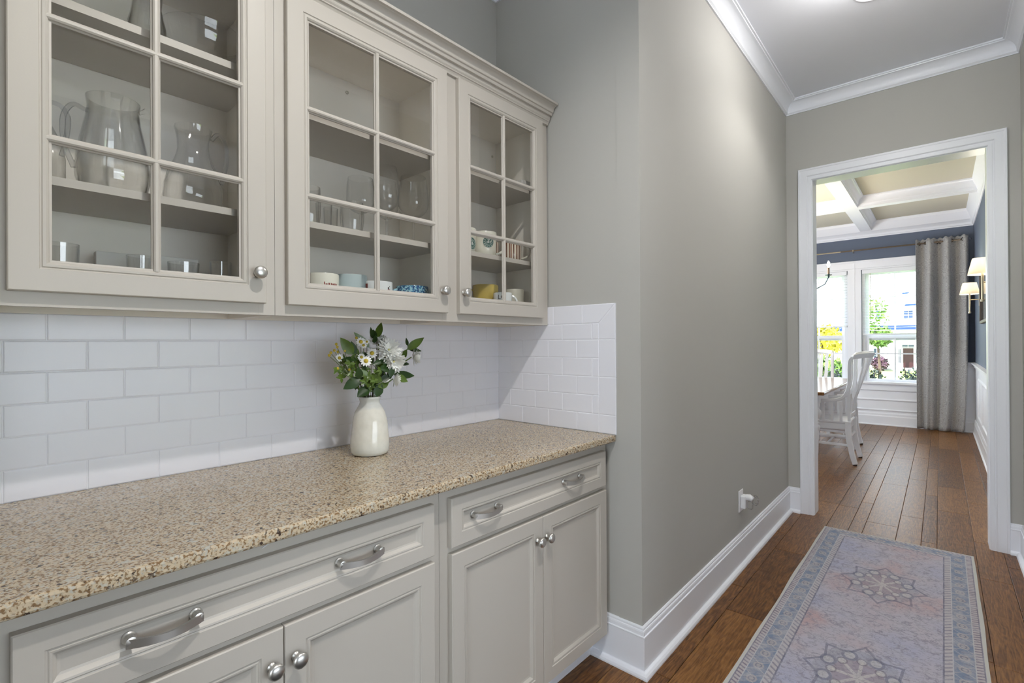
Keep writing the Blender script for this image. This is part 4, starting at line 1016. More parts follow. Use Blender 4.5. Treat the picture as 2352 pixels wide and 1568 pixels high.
def bloom(pos, R, face, label):
    t = thing('chrysanthemum', label, 'flower', (VX, VY, MZ), 'white chrysanthemums in the vase')
    c = Vector(pos); f = Vector(face).normalized(); a = f.cross(Vector((0,0,1))).normalized(); b = a.cross(f)
    G().tube(stem_path(c-f*0.006), 0.0021, 6).mk('stem', 'stem', t, smooth=SM)
    g = G()
    for lay, (n, fr, lift, cup, back) in enumerate(((22,1.08,0.02,0.12,0.0),(20,0.92,0.26,0.22,0.08),(17,0.74,0.55,0.28,0.14),(13,0.54,1.0,0.15,0.18),(9,0.34,1.6,0.0,0.22))):
        for k in range(n):
            th = 2*PI*(k+0.5*lay)/n+rf.uniform(-0.12,0.12); d = a*math.cos(th)+b*math.sin(th); sd = f.cross(d)
            petal(g, c+f*(R*back)+d*(R*0.06), d, sd, f, R*fr*rf.uniform(0.84,1.06), R*0.23, lift+rf.uniform(-.1,.1), cup)
    o_ = g.mk('petals', 'petal', t, smooth=math.radians(60)); o_['kind'] = 'stuff'
    g = G(); g.lathe([(R*0.16,0),(R*0.17,R*0.05),(R*0.1,R*0.16),(0.0005,R*0.2)], (0,0,0), 'z', 12); g.xf(Matrix.Translation(c+f*R*0.12) @ f.to_track_quat('Z','Y').to_matrix().to_4x4()); g.mk('centre', 'petal_centre', t, smooth=SM)
bloom((-0.782,-0.165,1.293), 0.034, (-0.15,-0.3,0.9), 'white chrysanthemum at the top back of the bouquet')
bloom((-0.770,-0.210,1.262), 0.043, (-0.45,-0.75,0.45), 'largest white chrysanthemum facing forward in the middle')
bloom((-0.757,-0.215,1.230), 0.041, (-0.2,-0.75,-0.35), 'white chrysanthemum tipped downward under the largest bloom')
bloom((-0.656,-0.195,1.238), 0.031, (0.75,-0.4,0.0), 'white chrysanthemum turned away at the far right of the bouquet')
bloom((-0.757,-0.225,1.164), 0.024, (0.75,-0.3,-0.25), 'small white chrysanthemum drooping low over the vase')
def daisy_spray(heads, buds, foli, label):
    t = thing('chamomile_spray', label, 'flower', (VX, VY, MZ), 'chamomile sprays in the vase')
    g = G()
    for (x, z), R, dy in heads:
        c = Vector((x, VY+dy, z)); f = Vector((-0.35+rf.uniform(-.3,.3), -0.8, 0.3+rf.uniform(-.2,.4))).normalized(); a = f.cross(Vector((0,0,1))).normalized(); b = a.cross(f)
        g.tube(stem_path(c-f*0.003), 0.0011, 5); gp = G()
        for k in range(12):
            th = 2*PI*k/12+rf.uniform(-.1,.1); d = a*math.cos(th)+b*math.sin(th)
            petal(gp, c+d*R*0.3, d, f.cross(d), f, R*0.72, R*0.36, -0.05, -0.1)
        q = G().lathe([(R*0.42,0),(R*0.40,R*0.12),(R*0.26,R*0.26),(0.0003,R*0.33)], (0,0,0), 'z', 10); q.xf(Matrix.Translation(c) @ f.to_track_quat('Z','Y').to_matrix().to_4x4())
        hd = q.mk('flower_head', 'daisy_yellow', t, smooth=SM); o_ = gp.mk('petals', 'petal', hd, smooth=math.radians(60)); o_['kind'] = 'stuff'
    for (x, z), dy in buds:
        c = Vector((x, VY+dy, z)); g.tube(stem_path(c), 0.0010, 5)
        q = G().lathe([(0.0006,-0.003),(0.004,0),(0.0048,0.003),(0.003,0.006),(0.0005,0.007)], (0,0,0), 'z', 8); q.xf(Matrix.Translation(c)); q.mk('bud', 'daisy_yellow', t, smooth=SM)
    g.mk('stem', 'stem', t, smooth=SM)
    for (x, z), dy in foli:
        gl = G()
        for k in range(7):
            th = rf.uniform(0, 2*PI); L_ = rf.uniform(0.012, 0.022)
            leaf_mesh(gl, (x, VY+dy, z), (x+L_*math.cos(th), VY+dy-0.006*rf.random(), z+L_*math.sin(th)), 0.009, None, 0.2, 0.1)
        gl.mk('leaf', 'leaf_mid', t, smooth=math.radians(70))
rg = random.Random(21)
def clump(n, x0, x1, z0, z1): return [((rg.uniform(x0,x1), rg.uniform(z0,z1)), rg.uniform(-0.035,0.02)) for _ in range(n)]
daisy_spray([((-0.865,1.231),0.019,-0.03),((-0.836,1.256),0.018,-0.02),((-0.876,1.244),0.013,-0.02)], [((-0.915,1.202),-0.01)], [((-0.825,1.191),-0.035),((-0.84,1.166),-0.04),((-0.817,1.198),-0.04)]+clump(7,-0.86,-0.79,1.13,1.24), 'chamomile spray with three open daisies at the front')
daisy_spray([((-0.86,1.295),0.016,0.01),((-0.856,1.283),0.012,0.0),((-0.837,1.295),0.010,0.01)], [((-0.871,1.306),0.02)], [((-0.851,1.147),-0.03),((-0.869,1.164),-0.03),((-0.855,1.18),-0.03)]+clump(6,-0.89,-0.83,1.15,1.26), 'chamomile spray with small daisies at the top of the bouquet')
daisy_spray([((-0.949,1.243),0.013,-0.01)], [((-0.951,1.276),0.0),((-0.949,1.285),0.01),((-0.961,1.265),0.0),((-0.944,1.26),0.01),((-0.925,1.263),0.0)], [((-0.891,1.195),-0.02),((-0.905,1.208),-0.01),((-0.883,1.217),0.0),((-0.915,1.218),0.0)]+clump(8,-0.935,-0.87,1.17,1.24), 'fine chamomile spray of yellow buds at the left')
daisy_spray([], [((-0.989,1.25),-0.02),((-0.978,1.258),-0.01),((-0.966,1.208),-0.03)], [((-0.966,1.209),-0.03)], 'long budded chamomile stem leaning furthest left')

# ================================================================== RUG
RW, RL = 0.762, 2.44
rug_mat(RW, RL)
g = G(); nx, ny = 60, 16; vs = []; fs = []
for i in range(nx+1):
    for j in range(ny+1):
        x = RL*i/nx; y = RW*j/ny
        e = 0.004*math.sin(x*7.1)*math.cos(x*2.3)
        yy = y + (e if j == ny else -0.6*e if j == 0 else 0)
        z = 0.0062 if 0 < i < nx and 0 < j < ny else 0.0030
        vs.append((x, yy, z+0.0006*math.sin(x*9)*math.sin(y*5)))
m_ = len(vs)
for i in range(nx):
    for j in range(ny): a = i*(ny+1)+j; fs.append((a, a+ny+1, a+ny+2, a+1))
bot = [(0,0,0.0006),(RL,0,0.0006),(RL,RW,0.0006),(0,RW,0.0006)]
rim = [i*(ny+1) for i in range(nx+1)]+[nx*(ny+1)+j for j in range(1, ny+1)]+[i*(ny+1)+ny for i in range(nx-1,-1,-1)]+[j for j in range(ny-1,0,-1)]
vs += [(vs[k][0], vs[k][1], 0.0004) for k in rim]; q = len(rim)
for i in range(q): fs.append((rim[i], m_+i, m_+(i+1) % q, rim[(i+1) % q]))
fs.append(tuple(m_+i for i in range(q)))
cur[0] = FW
o = mk('runner_rug', vs, fs, 'rug_weave', None, smooth=math.radians(60))
rr = 0.0165; ex = Vector((math.cos(rr), math.sin(rr), 0)); ey = Vector((-math.sin(rr), math.cos(rr), 0))
far = (Vector((2.2599,-0.9797,0))+Vector((2.2458,-1.7408,0)))/2
org = far-ex*RL-ey*(RW/2)
o.matrix_world = Matrix.Translation(org) @ Matrix.Rotation(rr, 4, 'Z')
tag(o, 'faded blue and lavender oriental runner rug on the hall floor', 'rug')

# ================================================================== OUTLET AND PLUG-IN
cur[0] = FH
o = G().box(1.212, 1.290, -0.0065, -0.0002, 0.306, 0.430).mk('outlet_plate', 'white_plastic', None, bevel=0.003); tag(o, 'white wall outlet plate low on the hall wall', 'outlet'); rebase(o, (1.251, 0, 0.306))
t = thing('plug_in_freshener', 'white plug-in air freshener with clear ribbed cap in the outlet', 'air freshener', (1.255, -0.03, 0.325))
G().box(1.228, 1.282, -0.034, -0.0068, 0.328, 0.402).mk('body', 'white_plastic', t, bevel=0.006, segs=2)
G().tube([(1.255,-0.030,0.390),(1.255,-0.050,0.394),(1.255,-0.068,0.385)], [0.018,0.019,0.016], 14).mk('neck', 'white_plastic', t, smooth=SM)
g = G(); n = 24; prof = [(0.004,-0.064),(0.018,-0.066),(0.026,-0.075),(0.027,-0.085),(0.020,-0.095),(0.006,-0.099),(0.001,-0.0995)]
vs = []; fs = []
for r, h in prof:
    for k in range(n):
        a = 2*PI*k/n; rr_ = r*(1+(0.07 if k % 2 else -0.03)); vs.append((1.255+rr_*math.cos(a), h, 0.383+rr_*math.sin(a)))
for i in range(len(prof)-1):
    for k in range(n): fs.append((i*n+k, i*n+(k+1) % n, (i+1)*n+(k+1) % n, (i+1)*n+k))
fs += [tuple(range(n)), tuple((len(prof)-1)*n+k for k in range(n))]
mk('cap', vs, fs, 'crystal', t)
G().lathe([(0.012,0),(0.015,0.004),(0.015,0.034),(0.010,0.040),(0.0105,0.046)], (1.255,-0.053,0.329), 'z', 16).mk('bottle', 'crystal', t, smooth=SM)

# ================================================================== RECESSED LIGHTS
cur[0] = FW
for i, (x, y, s_) in enumerate(CANS):
    t = thing('recessed_light', ['recessed ceiling can light in the hall above the counter', 'recessed ceiling can light near the dining doorway'][i], 'ceiling light', (x, y, HALL_CEIL), 'recessed hall lights')
    G().lathe([(0.062,0.0),(0.078,-0.001),(0.088,-0.004),(0.090,-0.001),(0.090,0.0),(0.062,0.004)], (x,y,HALL_CEIL-0.0005), 'z', 32, closed=True).mk('trim_ring', 'trim_white', t, smooth=SM)
    G().lathe([(0.062,0.0),(0.058,0.0006),(0.001,0.0012)], (x,y,HALL_CEIL-0.0045), 'z', 32).mk('lens', 'can_lens', t)
    l = bpy.data.lights.new('can_lamp', 'SPOT'); l.energy = CAN_POWER*s_; l.spot_size = math.radians(150 if i == 0 else 128); l.spot_blend = 0.6 if i == 0 else 0.5; l.shadow_soft_size = 0.035; l.color = (1, 0.97, 0.93)
    lo = bpy.data.objects.new('can_lamp', l); C.objects.link(lo); lo.location = (x, y, HALL_CEIL-0.012)

# glowing dome added above the frame to brighten the hall ceiling and walls
emit('fill_dome_glow', (1, 0.97, 0.93, 1), FILL_DOME_STRENGTH)
t = thing('hall_fill_dome', 'round glowing dome added out of view to brighten the hall ceiling', 'ceiling light', (1.05, -1.37, HALL_CEIL-0.13))
G().lathe([(0.001,-0.13),(0.06,-0.125),(0.10,-0.105),(0.125,-0.07),(0.130,-0.03),(0.126,-0.02)], (1.05,-1.37,HALL_CEIL), 'z', 32).mk('shade', 'fill_dome_glow', t, smooth=SM)
G().lathe([(0.135,-0.022),(0.140,-0.012),(0.140,-0.0005),(0.02,-0.0005)], (1.05,-1.37,HALL_CEIL), 'z', 32).mk('base', 'nickel', t, smooth=SM)

# ================================================================== DINING ROOM
cur[0] = FH
def window(idx, v0, v1, blind_bottom):
    w = st(thing('window_%d' % idx, ['white double hung dining window next to the grey curtain', 'white double hung dining window behind the table'][idx-1], 'window', (UF+0.05, (v0+v1)/2, WZ0)))
    if 'category' in w: del w['category']
    # outer frame in the reveal
    g = G(); a, b = UF+0.03, UF+0.11
    g.box(a, b, v0, v0+0.05, WZ0, WZ1); g.box(a, b, v1-0.05, v1, WZ0, WZ1); g.box(a, b, v0, v1, WZ1-0.03, WZ1); g.box(a, b, v0, v1, WZ0, WZ0+0.035)
    g.mk('frame', 'trim_white', w)
    # sashes
    zm0, zm1 = 1.295, 1.375
    for nm, z0, z1, x0 in (('lower_sash', WZ0+0.036, zm1, UF+0.045), ('upper_sash', zm0, WZ1-0.031, UF+0.075)):
        s = G(); s.box(x0, x0+0.028, v0+0.051, v0+0.091, z0, z1); s.box(x0, x0+0.028, v1-0.091, v1-0.051, z0, z1)
        s.box(x0, x0+0.028, v0+0.09, v1-0.09, z0, z0+(0.045 if nm == 'lower_sash' else 0.05)); s.box(x0, x0+0.028, v0+0.09, v1-0.09, z1-0.05, z1)
        so = s.mk(nm, 'trim_white', w)
        gm = G(); vm = (v0+v1)/2; zc_ = (z0+z1)/2 if nm == 'lower_sash' else 1.965
        zc_ = 1.09 if nm == 'lower_sash' else zc_
        G().box(x0+0.004, x0+0.022, vm-0.010, vm+0.010, z0+0.04, z1-0.045).mk('muntin', 'trim_white', so)
        G().box(x0+0.005, x0+0.021, v0+0.088, v1-0.088, zc_-0.010, zc_+0.010).mk('muntin', 'trim_white', so)
        G().box(x0+0.011, x0+0.015, v0+0.085, v1-0.085, z0+0.035, z1-0.04).mk('pane', 'window_glass', so)
    # blind: head rail, slats, bottom rail, cords
    t = thing('window_blind', ['white slatted blind raised to the meeting rail of the curtained window', 'white slatted blind stopped higher in the window behind the table'][idx-1], 'blind', (UF+0.015, (v0+v1)/2, blind_bottom), 'window blinds')
    G().box(UF-0.012, UF+0.028, v0+0.012, v1-0.012, WZ1-0.062, WZ1-0.002).mk('head_rail', 'wainscot', t, bevel=0.002)
    z = WZ1-0.085; pitch = 0.043
    sl = None
    while z > blind_bottom+0.03:
        ang = math.radians(8); vs = []
        c0, s0 = 0.021*math.cos(ang), 0.021*math.sin(ang)
        x = UF+0.008
        vs = [(x-c0, v0+0.014, z-s0), (x+c0, v0+0.014, z+s0), (x+c0, v1-0.014, z+s0), (x-c0, v1-0.014, z-s0)]
        vs = vs+[(p[0], p[1], p[2]+0.0022) for p in vs]
        mk('slat', vs, [(3,2,1,0),(4,5,6,7),(0,1,5,4),(1,2,6,5),(2,3,7,6),(3,0,4,7)], 'wainscot', t)
        z -= pitch
    G().box(UF-0.012, UF+0.028, v0+0.013, v1-0.013, blind_bottom, blind_bottom+0.024).mk('bottom_rail', 'wainscot', t, bevel=0.003)
    for cv in (v0+0.16, (v0+v1)/2, v1-0.16): G().tube([(UF+0.008, cv, WZ1-0.06), (UF+0.008, cv, blind_bottom+0.02)], 0.0012, 5).mk('cord', 'wainscot', t)
    G().tube([(UF-0.016, v1-0.115, WZ1-0.06), (UF-0.018, v1-0.115, 1.60)], 0.0045, 6).mk('tilt_wand', 'mug_beige', t)
window(1, WIN[0][0], WIN[0][1], 1.375)
window(2, WIN[1][0], WIN[1][1], 1.505)
# casings, mullion, stool and apron
st(G().sweep([(WIN[1][1], 0.66), (WIN[1][1], WZ1), (WIN[0][0], WZ1), (WIN[0][0], 0.66)], [(0,0),(0,0.014),(0.02,0.016),(0.03,0.012),(0.11,0.018),(0.125,0.026),(0.148,0.026),(0.150,0)], to3=lambda a, b, h: (UF-h, a, b)).mk('trim_6', 'wainscot', smooth=SW), 'white casing around the pair of dining windows')
g = G(); g.box(UF-0.016, UF, WIN[0][1], WIN[1][0], 0.66, WZ1); g.box(UF-0.020, UF, 0.128, 0.138, 0.66, WZ1+0.14)
st(g.mk('trim_7', 'wainscot'), 'white mullion board between the two dining windows')
g = G(); g.box(UF-0.06, UF+0.03, WIN[0][0]-0.16, WIN[1][1]+0.16, 0.626, 0.662); g.box(UF-0.022, UF, WIN[0][0]-0.14, WIN[1][1]+0.14, 0.53, 0.626)
st(g.mk('trim_8', 'wainscot', bevel=0.004), 'white window stool and apron')

# curtain rod, curtain
t = thing('curtain_rod', 'thin bronze curtain rod with clear finial above the windows', 'curtain rod', (UF-0.09, -0.2, 2.692))
RZ = 2.692; RU = UF-0.09
G().tube([(RU, 1.6, RZ), (RU, 0.30, RZ)], 0.0095, 10).mk('rod', 'champagne', t, smooth=SM)
G().tube([(RU, 0.30, RZ), (RU, -1.165, RZ)], 0.0115, 10).mk('rod', 'bronze', t, smooth=SM)
G().lathe([(0.0125,0),(0.014,-0.01),(0.010,-0.014),(0.010,-0.02),(0.020,-0.026),(0.024,-0.035),(0.020,-0.046),(0.006,-0.052)], (RU, -1.165, RZ), 'y', 14).mk('finial', 'crystal', t)
for vv_ in (0.138, -1.145):
    g = G(); g.tube([(UF-0.001, vv_, RZ-0.02), (RU+0.01, vv_, RZ-0.02), (RU, vv_, RZ-0.012)], 0.006, 8); g.lathe([(0.014,-0.006),(0.018,-0.004),(0.018,0.004),(0.014,0.006)], (RU, vv_, RZ), 'y', 14)
    g.mk('bracket', 'champagne', t, smooth=SM)
t = thing('curtain', 'grey patterned grommet curtain hanging beside the dining window', 'curtain', (RU, -0.9, 0.0))
va, vz = -0.618, -1.182
nu, nz_ = 150, 44; H0, H1 = 0.006, 2.748
vs = []; fs = []; uvs = []
def fold(s, h):
    # s 0..1 across, h 0 bottom .. 1 top
    k = 1.0 if h > 0.9 else 0.75+0.25*h
    ph = s*2*PI*3.0+0.45*math.sin(h*3.1+s*4)*(1-h)
    amp = 0.056*(0.7+0.3*h)*(1 if h > 0.4 else 0.75+0.6*(0.4-h))
    return amp*math.sin(ph-0.6)+0.012*math.sin(ph*2.3+1.2)*(1.1-h)
for j in range(nz_+1):
    h = j/nz_
    for i in range(nu+1):
        s = i/nu
        inset = 0.045*math.exp(-((h-0.0)/0.08)**2)
        right = vz+ (0.062 if h < 0.02 else 0.055*(1-h)**3)
        v_ = va+(right-va)*s
        x = RU+fold(s, h)-0.02*(1-h)
        z = H0+(H1-H0)*h
        if j == nz_: z += 0.010*math.sin(s*2*PI*9)
        if j == 0: z += 0.010*max(0, math.sin(s*9))
        vs.append((x, v_, z)); uvs.append((s*1.4, h*3.0))
for j in range(nz_):
    for i in range(nu): a = j*(nu+1)+i; fs.append((a, a+1, a+nu+2, a+nu+1))
o = mk('panel', vs, fs, 'curtain_fabric', t, smooth=math.radians(80))
uvl = o.data.uv_layers.new(name='UVMap')
for lp in o.data.loops: uvl.data[lp.index].uv = uvs[lp.vertex_index]
sol = o.modifiers.new('thickness', 'SOLIDIFY'); sol.thickness = 0.003; sol.offset = 0
for gv in (-0.652, -0.733, -0.85, -0.895, -1.007, -1.129):
    s = (gv-va)/(vz-va); x = RU+fold(s, (RZ-H0)/(H1-H0))
    G().lathe([(0.016,-0.004),(0.0235,-0.0045),(0.0245,0),(0.0235,0.0045),(0.016,0.004)], (x, gv, RZ), 'x', 18, closed=True).mk('grommet', 'rubber', t, smooth=SM)

# sconces
def sconce(u, label, power):
    t = thing('wall_sconce', label, 'sconce', (u, DR, 1.60), 'dining room wall sconces')
    vs_ = DR+0.098
    G().box(u-0.03, u+0.03, DR+0.0005, DR+0.018, 1.69, 1.82).mk('backplate', 'champagne', t, bevel=0.003)
    G().tube([(u, DR+0.018, 1.765), (u, vs_, 1.765)], 0.006, 8).mk('arm', 'champagne', t, smooth=SM)
    G().lathe([(0.011,1.605),(0.013,1.607),(0.013,1.625),(0.009,1.628),(0.009,1.86),(0.004,1.863)], (u, vs_, 0), 'z', 14).mk('stem', 'champagne', t, smooth=SM)
    G().lathe([(0.092,1.832),(0.062,1.966),(0.061,1.966),(0.091,1.832)], (u, vs_, 0), 'z', 32, closed=True).mk('shade', 'lamp_shade', t, smooth=math.radians(60))
    G().lathe([(0.006,1.862),(0.016,1.885),(0.018,1.90),(0.010,1.925),(0.001,1.93)], (u, vs_, 0), 'z', 12).mk('bulb', 'bulb', t, smooth=SM)
    l = bpy.data.lights.new('sconce_lamp', 'POINT'); l.energy = power; l.shadow_soft_size = 0.02; l.color = (1, 0.90, 0.76)
    lo = bpy.data.objects.new('sconce_lamp', l); C.objects.link(lo); lo.matrix_world = FH @ Matrix.Translation((u, vs_, 1.945))
sconce(6.19, 'brass wall sconce with white shade nearest the curtain', 8.0)
sconce(3.85, 'brass wall sconce with white shade cut by the door jamb', 8.0)
# framed picture
t = thing('framed_picture', 'dark framed blue picture hanging between the two sconces', 'picture', (5.02, DR, 1.50))
a, b, z0, z1 = 4.26, 5.78, 1.50, 2.02
G().sweep([(a,z0),(b,z0),(b,z1),(a,z1)], [(0,0.001),(0,0.03),(0.008,0.034),(0.028,0.030),(0.032,0.02),(0.032,0.001)], to3=lambda x, z, h: (x, DR+h, z), closed=True).mk('frame', 'frame_dark', t, smooth=SW)
pm('picture_blue', S(120,144,160), 0.8, var=0.25, vscale=4)
G().box(a+0.0, b-0.0, DR+0.002, DR+0.010, z0+0.0, z1-0.0).mk('print', 'picture_blue', t)
G().box(a+0.0, b-0.0, DR+0.013, DR+0.016, z0+0.0, z1-0.0).mk('pane', 'window_glass', t)

# table
t = thing('dining_table', 'white dining table with brown wood top', 'table', (5.3, 0.55, 0))
TZ = 0.765
g = G().box(4.10, 6.49, 0.014, 1.09, TZ-0.034, TZ); g.mk('table_top', 'table_wood', t, bevel=0.010, segs=2)
g = G(); 
for a, b, c, d in ((4.20,6.39,0.085,0.107),(4.20,6.39,0.995,1.017),(4.20,4.222,0.085,1.017),(6.368,6.39,0.085,1.017)): g.box(a,b,c,d,TZ-0.135,TZ-0.034)
g.mk('apron', 'chair_white', t)
lp = [(0.018,0),(0.022,0.02),(0.020,0.05),(0.030,0.12),(0.036,0.30),(0.042,0.33),(0.036,0.345),(0.046,0.365),(0.050,0.385),(0.044,0.405),(0.036,0.415),(0.044,0.43),(0.036,0.445),(0.044,0.46),(0.036,0.475),(0.050,0.50),(0.062,0.53),(0.058,0.56),(0.040,0.585),(0.044,0.605),(0.048,0.615),(0.048,TZ-0.034)]
for lx in (4.235, 6.355):
    for ly in (0.12, 0.985): G().lathe(lp, (lx, ly, 0), 'z', 20).mk('leg', 'chair_white', t, smooth=math.radians(50))

# chairs
def chair(u, v, rz, label):
    """origin on the floor under the seat back edge; the chair faces +y (towards the table)"""
    t = thing('dining_chair', label, 'chair', (u, v, 0), 'white dining chairs at the table', rz)
    def mkc(g, name, bev=0.0, sm=None): return g.mk(name, 'chair_white', t, local=True, bevel=bev, smooth=sm)
    sw = 0.222
    # seat
    g = G(); vs = []
    prof = [(-sw+0.01,0.0),(sw-0.01,0.0),(sw+0.012,0.44),(-sw-0.012,0.44)]
    vs = [(x,y,0.418) for x,y in prof]+[(x,y,0.452) for x,y in prof]
    g.add(vs, [(3,2,1,0),(4,5,6,7),(0,1,5,4),(1,2,6,5),(2,3,7,6),(3,0,4,7)]); mkc(g, 'seat', 0.009)
    g = G()
    for x in (-sw+0.02, sw-0.02): g.box(x-0.011, x+0.011, 0.02, 0.42, 0.36, 0.418)
    g.box(-sw+0.02, sw-0.02, 0.40, 0.42, 0.36, 0.418); g.box(-sw+0.02, sw-0.02, 0.012, 0.034, 0.36, 0.418); mkc(g, 'seat_rail')
    # rear legs splay backwards; a bent bow runs from the crest down into each arm
    path = [(-0.045,0.012),(-0.018,0.12),(0.006,0.26),(0.012,0.36),(0.012,0.45)]
    for s in (-1, 1):
        g = G().strap([(s*sw, y, z) for y, z in path], (1,0,0), 0.040, [0.044,0.047,0.051,0.054,0.054]); mkc(g, 'leg', 0.004)
        G().box(s*sw-0.016, s*sw+0.016, -0.061, -0.029, 0.0, 0.012).mk('foot_glide', 'rubber', t, local=True)
        g = G().strap([(s*(sw+0.006), 0.415, 0.0), (s*(sw+0.004), 0.412, 0.20), (s*sw, 0.405, 0.42)], (1,0,0), 0.036, [0.032,0.038,0.042]); mkc(g, 'leg', 0.004)
        bow = cr([(s*(sw-0.004),-0.030,1.118),(s*sw,-0.008,1.085),(s*sw,0.0,1.02),(s*sw,0.0,0.90),(s*sw,0.012,0.79),(s*(sw+0.003),0.050,0.705),(s*(sw+0.007),0.12,0.668),(s*(sw+0.010),0.24,0.655),(s*(sw+0.010),0.36,0.660)], 4)
        g = G().strap(bow, (1,0,0), 0.036, 0.032); mkc(g, 'arm', 0.004)
        for y in (0.005,0.075,0.155,0.235,0.315): mkc(G().strap([(s*(sw-0.004), y, 0.445), (s*(sw+0.006), y, 0.655 if y > 0.05 else 0.80)], (0,1,0), 0.026, 0.014), 'spindle')
        mkc(G().strap([(s*sw,0.0,0.20),(s*(sw+0.004),0.41,0.205)], (1,0,0), 0.018, 0.026), 'stretcher', 0.003)
        mkc(G().strap([(s*sw,0.0,0.29),(s*(sw+0.004),0.41,0.295)], (1,0,0), 0.018, 0.026), 'stretcher', 0.003)
    mkc(G().strap([(-sw,0.20,0.202),(sw,0.20,0.202)], (0,1,0), 0.024, 0.018), 'stretcher', 0.003)
    mkc(G().strap([(-sw,0.005,0.285),(sw,0.005,0.285)], (0,1,0), 0.020, 0.024), 'stretcher', 0.003)
    # crest rail with scrolled shoulders
    g = G(); pts = []
    for i in range(15):
        s = -1+2*i/14; pts.append((s*(sw+0.004), -0.028-0.150*(1-s*s), 1.122+0.018*(1-abs(s)**4)))
    g.strap(pts, (0,-0.35,0.94), [0.050]+[0.056]*13+[0.050], 0.030); mkc(g, 'crest_rail', 0.006)
    g = G(); g.strap([(-sw,0.008,0.500),(0,0.0,0.503),(sw,0.008,0.500)], (0,0,1), 0.05, 0.022); mkc(g, 'lower_rail', 0.004)
    for x in (-0.135,-0.068,0.0,0.068,0.135):
        mkc(G().strap([(x*0.92,0.002,0.515),(x*0.95,-0.018,0.66),(x,-0.055-0.02*(1-(x/sw)**2),0.82),(x*1.03,-0.050-0.085*(1-(x/sw)**2),0.99),(x*1.05,-0.032-0.146*(1-(x*1.05/sw)**2),1.11)], (1,0,0), [0.030,0.036,0.040,0.036,0.034], 0.011), 'slat')
    return t
chair(4.62, -0.165, 0, 'white slat back dining chair nearest the doorway on the right of the table')
chair(5.49, -0.085, 0, 'white dining chair beyond the nearest one on the same table side')
chair(6.50, 0.50, PI/2, 'white dining chair at the far head of the table')

# chandelier
CU_, CV_, CZ_ = 5.10, 0.62, 2.08
t = thing('chandelier', 'dark arm chandelier with lit candle bulbs over the dining table', 'chandelier', (CU_, CV_, 1.85))
G().lathe([(0.001,1.86),(0.03,1.88),(0.04,1.93),(0.022,1.98),(0.02,2.1),(0.035,2.18),(0.02,2.26),(0.008,2.30),(0.006,2.97)], (CU_, CV_, 0), 'z', 18).mk('column', 'teal_metal', t, smooth=SM)
G().lathe([(0.06,3.10),(0.06,3.085),(0.02,3.06),(0.006,2.96)], (CU_, CV_, 0), 'z', 18).mk('canopy', 'teal_metal', t, smooth=SM)
for k in range(6):
    a = -PI/2+k*PI/3; ca, sa = math.cos(a), math.sin(a); R = 0.507
    pts = [(0.02,2.02),(0.12,1.945),(0.25,1.905),(0.38,1.915),(0.47,1.965),(R,2.045)]
    arm = G().tube([(CU_+r*ca, CV_+r*sa, z) for r, z in pts], 0.0065, 8).mk('arm', 'teal_metal', t, smooth=SM)
    bx, by = CU_+R*ca, CV_+R*sa
    G().lathe([(0.004,2.035),(0.010,2.045),(0.010,2.062),(0.034,2.066),(0.036,2.072),(0.012,2.076),(0.012,2.08)], (bx,by,0), 'z', 16).mk('drip_dish', 'teal_metal', arm, smooth=SM)
    G().lathe([(0.0105,2.078),(0.0105,2.158),(0.006,2.16)], (bx,by,0), 'z', 12).mk('candle_sleeve', 'candle_sleeve', arm)
    G().lathe([(0.006,2.158),(0.013,2.172),(0.0165,2.192),(0.013,2.214),(0.005,2.232),(0.001,2.238)], (bx,by,0), 'z', 12).mk('bulb', 'bulb', arm, smooth=SM)
l = bpy.data.lights.new('chandelier_lamp', 'POINT'); l.energy = 34; l.shadow_soft_size = 0.3; l.color = (1, 0.86, 0.68)
lo = bpy.data.objects.new('chandelier_lamp', l); C.objects.link(lo); lo.matrix_world = FH @ Matrix.Translation((CU_, CV_, 2.35))

# ================================================================== OUTSIDE
GZ = -1.6
gr = st(G().box(UF+0.2, 140, -60, 90, GZ-0.2, GZ).mk('ground_lawn', 'lawn'), 'green lawn outside the dining windows')
st(G().box(26, 33, -60, 90, GZ, GZ+0.02).mk('ground_road', 'asphalt'), 'pale asphalt road across the lawn')
UH = 60
t = thing('neighbour_house', 'white house with blue roof and red front door across the street', 'house', (UH+4, 4, GZ))
G().box(UH, UH+9, -9, 16, GZ, 3.0).mk('wall', 'house_white', t)
G().box(UH+1.2, UH+9, -7, 12, 3.0, 5.2).mk('upper_wall', 'house_white', t)
def gable(u0, u1, v0, v1, z0, z1, mat, name):
    vm = (v0+v1)/2
    return mk(name, [(u0,v0,z0),(u0,v1,z0),(u1,v1,z0),(u1,v0,z0),(u0,vm,z1),(u1,vm,z1)], [(0,1,4),(2,3,5),(1,2,5,4),(3,0,4,5),(0,3,2,1)], mat, t)
mk('porch_roof', [(UH-2.2,-9.5,2.62),(UH-2.2,16.5,2.62),(UH+1.2,16.5,3.45),(UH+1.2,-9.5,3.45),(UH-2.2,-9.5,2.42),(UH-2.2,16.5,2.42),(UH+1.2,16.5,3.2),(UH+1.2,-9.5,3.2)], [(0,3,2,1),(4,5,6,7),(0,1,5,4),(1,2,6,5),(2,3,7,6),(3,0,4,7)], 'roof_blown', t)
G().box(UH-2.32, UH-2.2, -9.5, 16.5, 2.26, 2.74).mk('gutter', 'roof_blue', t)
